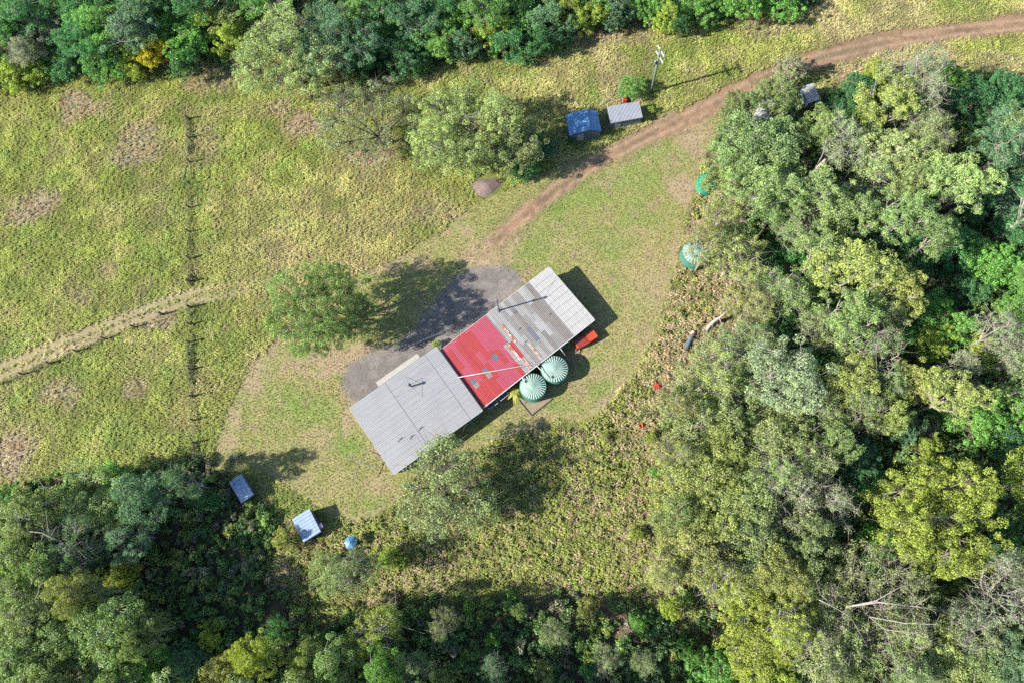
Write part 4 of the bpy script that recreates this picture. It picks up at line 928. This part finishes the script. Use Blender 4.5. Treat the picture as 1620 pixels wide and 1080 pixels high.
for s in (-1, 1):
    for x in (.45, 1.1):
        wv = MB(); wv.tube([(x, s*.62, .30), (x, s*.80, .30)], .30, 14); wh = wv.build('wheel', M['black'], tr)
        MB().tube([(x, s*.79, .30), (x, s*.815, .30)], .16, 10).build('rim', M['galv'], wh)

# ------------------------------------------------------------------ white caravan under the gum
vb = P(1206, 182, 1.0); cv = empty('caravan', (vb[0], vb[1], 0), R_(62)); tag(cv, 'white caravan glimpsed through the gum crown beside the dirt road', 'caravan')
prof = [(-2.2, .5), (-2.3, 1.4), (-2.0, 2.2), (-1.6, 2.42), (1.6, 2.42), (2.1, 2.15), (2.35, 1.5), (2.2, .5)]
k = len(prof); vs = [(x, s*1.05, z) for s in (-1, 1) for x, z in prof]
MB().add(vs, [tuple(range(k)), tuple(range(2*k-1, k-1, -1))]+[(i, k+i, k+(i+1) % k, (i+1) % k) for i in range(k)]).build('body', M['van_white'], cv)
MB().box((0, 0, 2.47), (.8, .6, .1)).build('roof_hatch', M['cream'], cv)
for s in (-1, 1):
    MB().box((.7, s*1.06, 1.6), (1.0, .03, .55)).build('window', M['glass'], cv); MB().tube([(-.1, s*.9, .34), (-.1, s*1.07, .34)], .33, 14).build('wheel', M['black'], cv)
MB().tube([(2.2, 0, .5), (3.2, 0, .48)], .05, 6).build('drawbar', M['darkmetal'], cv)

# ------------------------------------------------------------------ small things in the yard
mb_ = P(988.8, 158.5, .5); mw = empty('ride_on_mower', (mb_[0], mb_[1], 0), R_(82)); tag(mw, 'orange-red ride-on mower standing behind the pale roofed shed', 'mower')
prism([(.1, -.3), (.75, -.24), (.75, .24), (.1, .3)], .35, .92, 'bonnet', M['orange'], mw, .06)
prism([(-.75, -.34), (.1, -.34), (.1, .34), (-.75, .34)], .34, .62, 'chassis', M['orange'], mw, .03)
st = MB(); st.box((-.35, 0, .70), (.42, .42, .12)); st.box((-.58, 0, .92), (.1, .42, .4)); st.build('seat', M['orange_dark'], mw)
MB().tube([(.08, 0, .6), (-.05, 0, .98)], .025, 6).build('steering_column', M['darkmetal'], mw)
for s in (-1, 1):
    MB().tube([(-.5, s*.36, .28), (-.5, s*.56, .28)], .28, 14).build('wheel', M['black'], mw); MB().tube([(.55, s*.3, .2), (.55, s*.44, .2)], .2, 12).build('wheel', M['black'], mw)
cpf = P(990, 160.5); cp = empty('rack', (cpf[0], cpf[1], 0), R_(10)); tag(cp, 'white tubular frame around the orange-red mower behind the shed', 'frame')
fm = [(-.72, .75), (.72, .75), (.72, -.6), (-.72, -.6)]
for x, y in fm: MB().tube([(x, y, 0), (x, y, 1.35)], .035, 6).build('leg', M['white'], cp)
for i in range(4):
    if i == 1 or i == 3: MB().tube([(fm[i][0], fm[i][1], 1.35), (fm[(i+1) % 4][0], fm[(i+1) % 4][1], 1.35)], .035, 6).build('rail', M['white'], cp)
for i, (x, y, a) in enumerate(((953, 194, .2), (958, 201, 1.1), (951, 203, .5))):
    q = P(x, y); pl = empty('pallet', (q[0], q[1], 0), a); tag(pl, ['grey timber pallet nearest the gap between the two upper sheds', 'grey timber pallet touching the pale roofed shed corner', 'grey timber pallet by the lower corner of the blue gabled shed'][i], 'pallet', 'pallets between the sheds')
    for j in range(6): MB().box((0, -.45+.18*j, .14), (1.0, .12, .03)).build('slat', M['timber'], pl)
    for x_ in (-.42, 0, .42): MB().box((x_, 0, .065), (.09, 1.0, .11)).build('bearer', M['timber'], pl)
ub = P(554, 857.5, 1.9); um = empty('garden_umbrella', (ub[0], ub[1], 0)); tag(um, 'blue garden umbrella open at the edge of the lower wood', 'umbrella')
MB().tube([(0, 0, 0), (0, 0, 2.15)], .03, 8).build('pole', M['galv'], um); cps = []
for i in range(6):
    a0_, a1_ = math.pi/3*i, math.pi/3*(i+1); am = (a0_+a1_)/2
    MB().add([(0, 0, 2.12), (.85*math.cos(a0_), .85*math.sin(a0_), 1.72), (.70*math.cos(am), .70*math.sin(am), 1.74), (.85*math.cos(a1_), .85*math.sin(a1_), 1.72)], [(0, 1, 2), (0, 2, 3)]).build('canopy_panel', M['blue'], um)
MB().lathe([(.26, 0), (.26, .06), (.05, .1)], 12).build('base', M['concrete'], um)
MB().lathe([(.05, 0), (.05, .08), (0, .12)], 8, c=(0, 0, 2.1)).build('finial', M['white'], um)
db = P(318, 765.5, .85); dr = empty('plastic_drum', (db[0], db[1], 0)); tag(dr, 'round blue plastic drum in the shade of the lower-left wood', 'drum')
MB().lathe([(.26, 0), (.29, .05), (.29, .28), (.31, .30), (.29, .32), (.29, .56), (.31, .58), (.29, .6), (.29, .84), (.24, .88)], 20).build('body', M['blue_drum'], dr)
MB().lathe([(.30, .85), (.30, .90), (.2, .91), (0, .90)], 20).build('lid', M['blue_drum'], dr)
bb = P(1013.5, 673, .4); bk = empty('bucket', (bb[0], bb[1], 0)); tag(bk, 'orange plastic bucket in the dry scrub', 'bucket')
MB().lathe([(.0, 0.01), (.2, .0), (.28, .42), (.30, .44), (.27, .42), (.19, .06), (0, .06)], 16).build('body', M['bucket'], bk)
MB().tube([(-.29, 0, .42), (-.2, .12, .55), (0, .16, .6), (.2, .12, .55), (.29, 0, .42)], .012, 4).build('handle', M['darkmetal'], bk)
# heap of chippings
hb = P(771, 295); hp = MB(); nn = 26; hp_r = np.random.default_rng(3)
vs = [(0, 0, .55)]; fs = []
for i in range(1, 6):
    for j in range(nn):
        a = 2*math.pi*j/nn; t = i/5; k = 1+.16*math.sin(3*a+1)+.1*hp_r.random()
        vs.append((2.5*t*k*math.cos(a), 1.35*t*k*math.sin(a), .62*(1-t)**.9*(1-.25*math.cos(2*a)*t)+.10*hp_r.random()*(1-t)-.08*(i == 5)))
fs += [(0, 1+j, 1+(j+1) % nn) for j in range(nn)]
fs += [(1+(i-1)*nn+j, 1+i*nn+j, 1+i*nn+(j+1) % nn, 1+(i-1)*nn+(j+1) % nn) for i in range(1, 5) for j in range(nn)]
o = hp.add(vs, fs).build('chippings_heap', M['heap'], loc=(hb[0], hb[1], 0), smooth=True); o.rotation_euler[2] = R_(15); tag(o, 'pinkish heap of chippings beside the dirt road below the light crowned tree', 'heap')
# old steel boiler lying in the scrub and a pale dead trunk beside it
q0, q1 = P(1085.5, 551, .35), P(1097, 525, .35); L = np.linalg.norm(q1-q0); lg = empty('steel_cylinder', (q0[0], q0[1], .33), math.atan2(q1[1]-q0[1], q1[0]-q0[0])); tag(lg, 'grey steel cylinder with a band and rusty end lying in the scrub', 'cylinder')
MB().tube([(0, 0, 0), (L*.97, 0, 0)], .33, 16).build('shell', M['shed_wall'], lg, smooth=False)
MB().tube([(L*.52, 0, 0), (L*.60, 0, 0)], .40, 16).build('band', M['galv'], lg)
MB().tube([(L*.78, 0, .02), (L*1.0, 0, .02)], .335, 16).build('rusty_end', M['rust'], lg)
def dead(label, pts, rad, brs, name='dead_tree', cat='dead tree', colr=(.22, .20, .18)):
    o = pts[0]; t = empty(name, (o[0], o[1], 0)); tag(t, label, cat); L_ = lambda p: np.array(p)-np.array([o[0], o[1], 0])
    m = MB().tube([L_(p) for p in pts], rad, 8).build('trunk', M['bark'], t, smooth=True); m.color = (*colr, 1)
    dr_ = np.random.default_rng(int(abs(o[0])*7))
    for b_, r_ in list(brs):
        for _ in range(4):
            k = dr_.integers(0, len(b_)-1); a = np.array(b_[k])+(np.array(b_[k+1])-np.array(b_[k]))*dr_.random(); d = (np.array(b_[k+1])-np.array(b_[k])); d = d/(np.linalg.norm(d)+1e-6)+dr_.normal(size=3)*.6; l_ = dr_.uniform(.8, 2.0)
            c = MB().tube([L_(a), L_(a+d*l_*.5+dr_.normal(size=3)*.1), L_(a+d*l_+dr_.normal(size=3)*.15)], [.028, .02, .008], 4).build('twig', M['bark'], t); c.color = (*colr, 1)
    for b_, r_ in brs:
        c = MB().tube([L_(p) for p in b_], list(np.linspace(r_, r_*.25, len(b_))), 5).build('branch', M['bark'], t, smooth=True); c.color = (*colr, 1)
dead('pale dead trunk leaning over the scrub beside the steel cylinder', [P(1115, 525, 0), P(1122, 516, .7), P(1130, 508, 1.3), P(1139, 502, 1.9), P(1152, 491, 3.0)], [.30, .27, .22, .16, .09],
     [([P(1138, 503, 1.9), P(1142, 515, 1.4), P(1146, 532, .9), P(1158, 540, .5)], .07), ([P(1152, 491, 3.0), P(1165, 484, 3.4), P(1180, 481, 3.6)], .06), ([P(1150, 492, 2.8), P(1146, 484, 3.4), P(1144, 473, 4.0)], .05), ([P(1130, 508, 1.3), P(1124, 526, .8), P(1117, 535, .3)], .04)])
dead('long pale trunk leaning across a dark gap in the upper right-hand wood', [P(1236, 326, 0), P(1260, 300, 3.2), P(1285, 274, 6.4), P(1306, 252, 9.2)], [.34, .29, .23, .14],
     [([P(1285, 274, 6.4), P(1300, 248, 8.6), P(1304, 236, 9.6)], .1), ([P(1262, 298, 3.4), P(1246, 284, 4.6), P(1232, 294, 4.2)], .08), ([P(1292, 267, 7.2), P(1318, 250, 8.6), P(1338, 236, 9.6)], .1)])
dead('pale bare trunk forking into thin twigs in the middle right-hand wood', [P(1272, 556, 2), P(1310, 546, 5), P(1344, 542, 8)], [.26, .22, .14],
     [([P(1344, 542, 8), P(1362, 532, 9), P(1392, 528, 10)], .09), ([P(1344, 542, 8), P(1362, 556, 9), P(1375, 570, 9.6)], .08), ([P(1346, 542, 8.1), P(1378, 545, 9.4), P(1400, 552, 10)], .08), ([P(1330, 543, 7), P(1334, 528, 8), P(1336, 520, 8.6)], .06)])
dead('bleached dead branches spreading over the lower-left wood', [P(98, 856, 9), P(82, 850, 9.6), P(66, 842, 10.2), P(44, 840, 10.4)], [.10, .09, .07, .03],
     [([P(98, 856, 9), P(106, 868, 8.6), P(100, 888, 8)], .06), ([P(82, 850, 9.6), P(74, 838, 10.4)], .04), ([P(104, 868, 8.6), P(126, 880, 8.2)], .05)], 'dead_tree')
dead('wide bleached branches spreading over the lower right-hand wood', [P(1320, 966, 2), P(1345, 958, 8.5), P(1390, 952, 10.5), P(1440, 958, 11.5)], [.16, .12, .08, .03],
     [([P(1296, 948, 10), P(1320, 960, 9.4), P(1345, 975, 9), P(1360, 998, 9.4)], 0.065), ([P(1345, 958, 8.5), P(1385, 950, 10.5), P(1420, 930, 11.5), P(1450, 920, 12)], 0.060), ([P(1375, 975, 9), P(1430, 985, 10.6), P(1480, 987, 11.4), P(1488, 970, 11.8)], 0.060), ([P(1375, 975, 9), P(1400, 995, 10), P(1450, 1002, 10.8), P(1470, 990, 11)], 0.050), ([P(1320, 960, 9.4), P(1298, 940, 10.4), P(1290, 915, 11)], 0.035), ([P(1400, 995, 10), P(1415, 1040, 10.4), P(1428, 1052, 10.6)], 0.030), ([P(1440, 958, 11.5), P(1470, 962, 12), P(1492, 965, 12.2)], 0.030)], 'dead_tree')

# ------------------------------------------------------------------ palm, cycad, red plant
def fronds(name, label, px, h, n, L, colr, cat, droop, stem=.0, w=.16, segs=5, seed=1):
    fr = random.Random(seed); c = P(px[0], px[1], h); r = empty(name, (c[0], c[1], 0)); tag(r, label, cat)
    if stem: s = MB().tube([(0, 0, -.1), (.04, .02, h*.6), (0, 0, h)], [.12, .09, .08], 8).build('stem', M['bark'], r); s.color = (.2, .15, .1, 1)
    for i in range(n):
        a = 2*math.pi*(i+fr.uniform(-.3, .3))/n; l = L*fr.uniform(.75, 1.15); up = fr.uniform(.35, 1.0)
        v = []; f = []
        for k in range(segs+1):
            t = k/segs; d = l*t; z = h+up*l*.55*t-droop*l*t*t; ww = w*math.sin(math.pi*min(.08+t*.92, .97))**.7
            ca, sa = math.cos(a), math.sin(a)
            v += [(ca*d-sa*ww, sa*d+ca*ww, z-.35*ww), (ca*d, sa*d, z), (ca*d+sa*ww, sa*d-ca*ww, z-.35*ww)]
        for k in range(segs):
            b = k*3; f += [(b, b+1, b+4, b+3), (b+1, b+2, b+5, b+4)]
        m = MB().add(v, f).build('frond', M['leaf'], r)
        at = m.data.attributes.new('lv', 'FLOAT', 'FACE'); at.data.foreach_set('value', [fr.uniform(.35, .75)]*len(m.data.polygons))
        q = fr.uniform(.75, 1.2); m.color = (colr[0]*q, colr[1]*q*fr.uniform(.85, 1.1), colr[2], 1)
fronds('banana_palm', 'yellowish palm with arching fronds between the red roof and the tank', (815, 621), 1.5, 13, 1.45, (.21, .225, .04), 'palm', .75, .1, .17, seed=4)
fronds('cycad', 'dark spiky rosette plant near the smaller blue-grey shed', (369, 723), .5, 22, 1.0, (.03, .055, .03), 'plant', .25, .1, .06, seed=9)
fronds('red_flowering_plant', 'small red leafed plant at the edge of the scrub wood', (1039, 610), .5, 12, .42, (.60, .03, .03), 'plant', .4, .05, .13, 3, seed=2)

# ------------------------------------------------------------------ grass, scrub and undergrowth: uncountable, one object each
def blade_tuft(seed, n, rad, h, w):
    rng = np.random.default_rng(seed); v = []; lv = []
    for i in range(n):
        a = rng.uniform(0, 2*math.pi); d = np.array([math.cos(a), math.sin(a), 0]); s = np.array([-d[1], d[0], 0])
        b = d*rad*.35*rng.random(); hh = h*rng.uniform(.55, 1.1); o = rad*rng.uniform(.4, 1.1)
        ww = w*rng.uniform(.7, 1.3)
        p0 = b; p1 = b+d*o*.45+np.array([0, 0, hh*.8]); p2 = b+d*o+np.array([0, 0, hh*rng.uniform(.55, .95)])
        v += [p0-s*ww*.4, p0+s*ww*.4, p1+s*ww*.5, p1-s*ww*.5, p1-s*ww*.5, p1+s*ww*.5, p2+s*ww*.12, p2-s*ww*.12]; q = rng.random(); lv += [q, min(1, q+.1)]
    return np.array(v), np.clip(.25+.5*np.array(lv), 0, 1)
def proto(name, v, lv):
    me = crown_mesh(name, v, lv, M['tuft']); return bpy.data.objects.new(name, me)
def leafy(seed, n, R, H, per, size):
    rng = np.random.default_rng(seed); c = rng.normal(size=(n, 3)); c /= np.linalg.norm(c, axis=1, keepdims=True); c *= rng.random((n, 1))**.4
    c = c*np.array([R, R, H*.5])+np.array([0, 0, H*.45]); v, lv = leaf_cards(c, rng.uniform(.25, .42, n)*R, per, rng, size, .45); return v, lv
P_GRASS = [proto('grass_tuft_kind', *blade_tuft(s, 18, .24, .30, .038)) for s in (1, 2, 3, 4)]
P_LAWN = [proto('lawn_tuft_kind', *blade_tuft(s, 9, .13, .075, .03)) for s in (11, 12, 13)]
P_SCRUB = [proto('scrub_clump_kind', *blade_tuft(s, 36, .45, .60, .05)) for s in (21, 22)]+[proto('scrub_clump_kind', *leafy(s, 9, .42, .65, 40, .13)) for s in (23, 24)]
P_UNDER = [proto('undergrowth_kind', *leafy(s, 13, .85, 1.2, 40, .21)) for s in (31, 32, 33)]

def scatter(name, label, cat, pts, rot, scl, cols, pick, protos):
    me = bpy.data.meshes.new(name); n = len(pts); me.vertices.add(n); me.vertices.foreach_set('co', np.asarray(pts, np.float32).ravel())
    for an, ty, arr, key in (('rz', 'FLOAT', rot, 'value'), ('sc', 'FLOAT', scl, 'value'), ('pick', 'INT', pick, 'value')):
        a = me.attributes.new(an, ty, 'POINT'); a.data.foreach_set(key, np.asarray(arr, np.int32 if ty == 'INT' else np.float32))
    c = np.ones((n, 4), np.float32); c[:, :3] = cols; a = me.attributes.new('tcol', 'FLOAT_COLOR', 'POINT'); a.data.foreach_set('color', c.ravel())
    o = bpy.data.objects.new(name, me); COL.objects.link(o); tag(o, label, cat, kind='stuff')
    g = bpy.data.node_groups.new(name+'_scatter', 'GeometryNodeTree')
    g.interface.new_socket('Geometry', in_out='INPUT', socket_type='NodeSocketGeometry'); g.interface.new_socket('Geometry', in_out='OUTPUT', socket_type='NodeSocketGeometry')
    N = g.nodes; K = g.links; gi = N.new('NodeGroupInput'); go_ = N.new('NodeGroupOutput'); ip = N.new('GeometryNodeInstanceOnPoints'); jg = N.new('GeometryNodeJoinGeometry')
    for p in reversed(protos):
        oi = N.new('GeometryNodeObjectInfo'); oi.inputs['Object'].default_value = p; oi.inputs['As Instance'].default_value = True; K.new(oi.outputs['Geometry'], jg.inputs[0])
    def named(nm, ty):
        x = N.new('GeometryNodeInputNamedAttribute'); x.data_type = ty; x.inputs['Name'].default_value = nm; return x.outputs['Attribute']
    cx = N.new('ShaderNodeCombineXYZ'); K.new(named('rz', 'FLOAT'), cx.inputs[2]); er = N.new('FunctionNodeEulerToRotation'); K.new(cx.outputs[0], er.inputs[0])
    K.new(gi.outputs[0], ip.inputs['Points']); K.new(jg.outputs[0], ip.inputs['Instance']); ip.inputs['Pick Instance'].default_value = True
    K.new(named('pick', 'INT'), ip.inputs['Instance Index']); K.new(er.outputs[0], ip.inputs['Rotation']); K.new(named('sc', 'FLOAT'), ip.inputs['Scale'])
    K.new(ip.outputs[0], go_.inputs[0]); md = o.modifiers.new('scatter', 'NODES'); md.node_group = g
    return o
def jgrid(step, seed):
    r = np.random.default_rng(seed); x = np.arange(-97, 80, step); y = np.arange(-20, 96, step); X, Y = np.meshgrid(x, y)
    X = (X+r.uniform(-.55, .55, X.shape)*step).ravel(); Y = (Y+r.uniform(-.55, .55, Y.shape)*step).ravel()
    u, v = to_px(np.stack([X, Y, np.zeros_like(X)], -1)); k = (u > -60) & (u < 1680) & (v > -50) & (v < 1130); return X[k], Y[k], r
BLD = [poly_w([(690, 560), (868, 428), (935, 512), (768, 650)]), poly_w([(552, 652), (695, 552), (757, 660), (630, 755)])]+[poly_w(q) for q in ([(889, 190), (945, 186), (953, 214), (903, 222)], [(958, 178), (1012, 168), (1018, 194), (966, 204)], [(364, 766), (386, 752), (410, 781), (388, 797)], [(464, 824), (492, 808), (512, 842), (483, 860)], [(1270, 140), (1290, 138), (1304, 162), (1284, 170)])]
TK = [(P(843, 622), 2.0), (P(877, 596), 2.1), (P(1114, 296), 1.7), (P(1101, 410), 2.1), (P(771, 295), 2.2)]
def clear(x, y):
    k = np.ones(len(x), bool)
    for b in BLD: k &= sd_poly(x, y, b) > 0.1
    for c, r in TK: k &= np.hypot(x-c[0], y-c[1]) > r
    return k
def jit(c, r, a=.25):
    return c*(1+a*(r.random((len(c), 1))-.5)*2)*(1+.10*(r.random((len(c), 3))-.5))
# paddock grass
X, Y, r = jgrid(.31, 51); C, m = ground_map(X, Y)
dens = (1-m['lawn'])*(1-m['road'])*(1-m['gravel'])*(1-.95*m['rut'])*(1-.8*m['wood'])*(1-.45*m['dry'])*(1-.55*m['scrub'])
k = (r.random(len(X)) < dens*.97) & clear(X, Y); X, Y, C = X[k], Y[k], C[k]; dry = m['dry'][k]
big = fbm(X, Y, 2.2, 3, 77); C = C*(0.70+0.9*(big[:, None]))*1.62
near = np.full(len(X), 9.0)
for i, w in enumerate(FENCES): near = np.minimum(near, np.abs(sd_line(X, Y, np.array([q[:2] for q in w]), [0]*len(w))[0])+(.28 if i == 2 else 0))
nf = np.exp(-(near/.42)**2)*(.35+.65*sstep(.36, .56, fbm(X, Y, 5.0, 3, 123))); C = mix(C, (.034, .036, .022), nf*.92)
C = mix(C, (.30, .235, .13), dry*.5*(r.random(len(X)) < .6)); C = mix(C, (.16, .135, .11), (dry > .3)*(r.random(len(X)) < .25)*.8)
sc = (.6+.75*big)*r.uniform(.75, 1.3, len(X))*(1+.9*nf)
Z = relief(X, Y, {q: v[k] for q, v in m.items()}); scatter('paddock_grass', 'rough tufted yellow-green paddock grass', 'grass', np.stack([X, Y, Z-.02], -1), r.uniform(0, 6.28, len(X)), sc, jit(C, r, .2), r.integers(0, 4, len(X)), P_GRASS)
# lawn
X, Y, r = jgrid(.27, 52); k = sd_poly(X, Y, LAWN) < 1.5; X, Y = X[k], Y[k]; C, m = ground_map(X, Y)
k = (r.random(len(X)) < m['lawn']*(1-m['road'])*(1-m['gravel'])*(1-.6*m['brown'])*.9) & clear(X, Y); X, Y, C = X[k], Y[k], C[k]
Z = relief(X, Y, {q: v[k] for q, v in m.items()}); scatter('lawn_grass', 'short mown grass of the lawn round the house', 'grass', np.stack([X, Y, Z+.002], -1), r.uniform(0, 6.28, len(X)), r.uniform(.7, 1.35, len(X)), jit(C*.84, r, .3), r.integers(0, 3, len(X)), P_LAWN)
# scrub
X, Y, r = jgrid(.50, 53); C, m = ground_map(X, Y); k = (r.random(len(X)) < m['scrub']*.95) & clear(X, Y); X, Y = X[k], Y[k]
mid = fbm(X, Y, 5.0, 3, 88); q = r.random(len(X)); g = np.maximum(sstep(.38, .62, mid), .85*sstep(6, -2, X)*sstep(-3, 2, Y))
C = np.where((q < .40-.30*g+.45*sstep(6, 14, X)*sstep(2, 8, Y))[:, None], np.array([.37, .30, .19]), np.where((q < .70)[:, None], np.array([.275, .305, .085]), np.where((q < .9)[:, None], np.array([.30, .29, .12]), np.array([.16, .195, .065]))))
scatter('scrub', 'tangled straw and olive scrub below and beside the lawn', 'scrub', np.stack([X, Y, np.full(len(X), -.03)], -1), r.uniform(0, 6.28, len(X)), r.uniform(.55, 1.25, len(X)), jit(C, r, .3), np.where(q < .5, r.integers(0, 2, len(X)), r.integers(0, 4, len(X))), P_SCRUB)
# undergrowth in the woods
X, Y, r = jgrid(.95, 54); C, m = ground_map(X, Y); k = (r.random(len(X)) < m['wood']*.8*sstep(.25, .55, fbm(X, Y, 7, 3, 99)+.15)) & clear(X, Y); X, Y = X[k], Y[k]
q = r.random((len(X), 1)); C = np.where(q < .45, np.array([.11, .185, .072]), np.where(q < .75, np.array([.16, .245, .075]), np.where(q < .9, np.array([.20, .195, .13]), np.array([.23, .27, .08]))))
scatter('undergrowth', 'dark leafy undergrowth on the floor of the woods', 'undergrowth', np.stack([X, Y, np.full(len(X), -.05)], -1), r.uniform(0, 6.28, len(X)), r.uniform(.5, 1.5, len(X)), jit(C, r, .35), r.integers(0, 3, len(X)), P_UNDER)
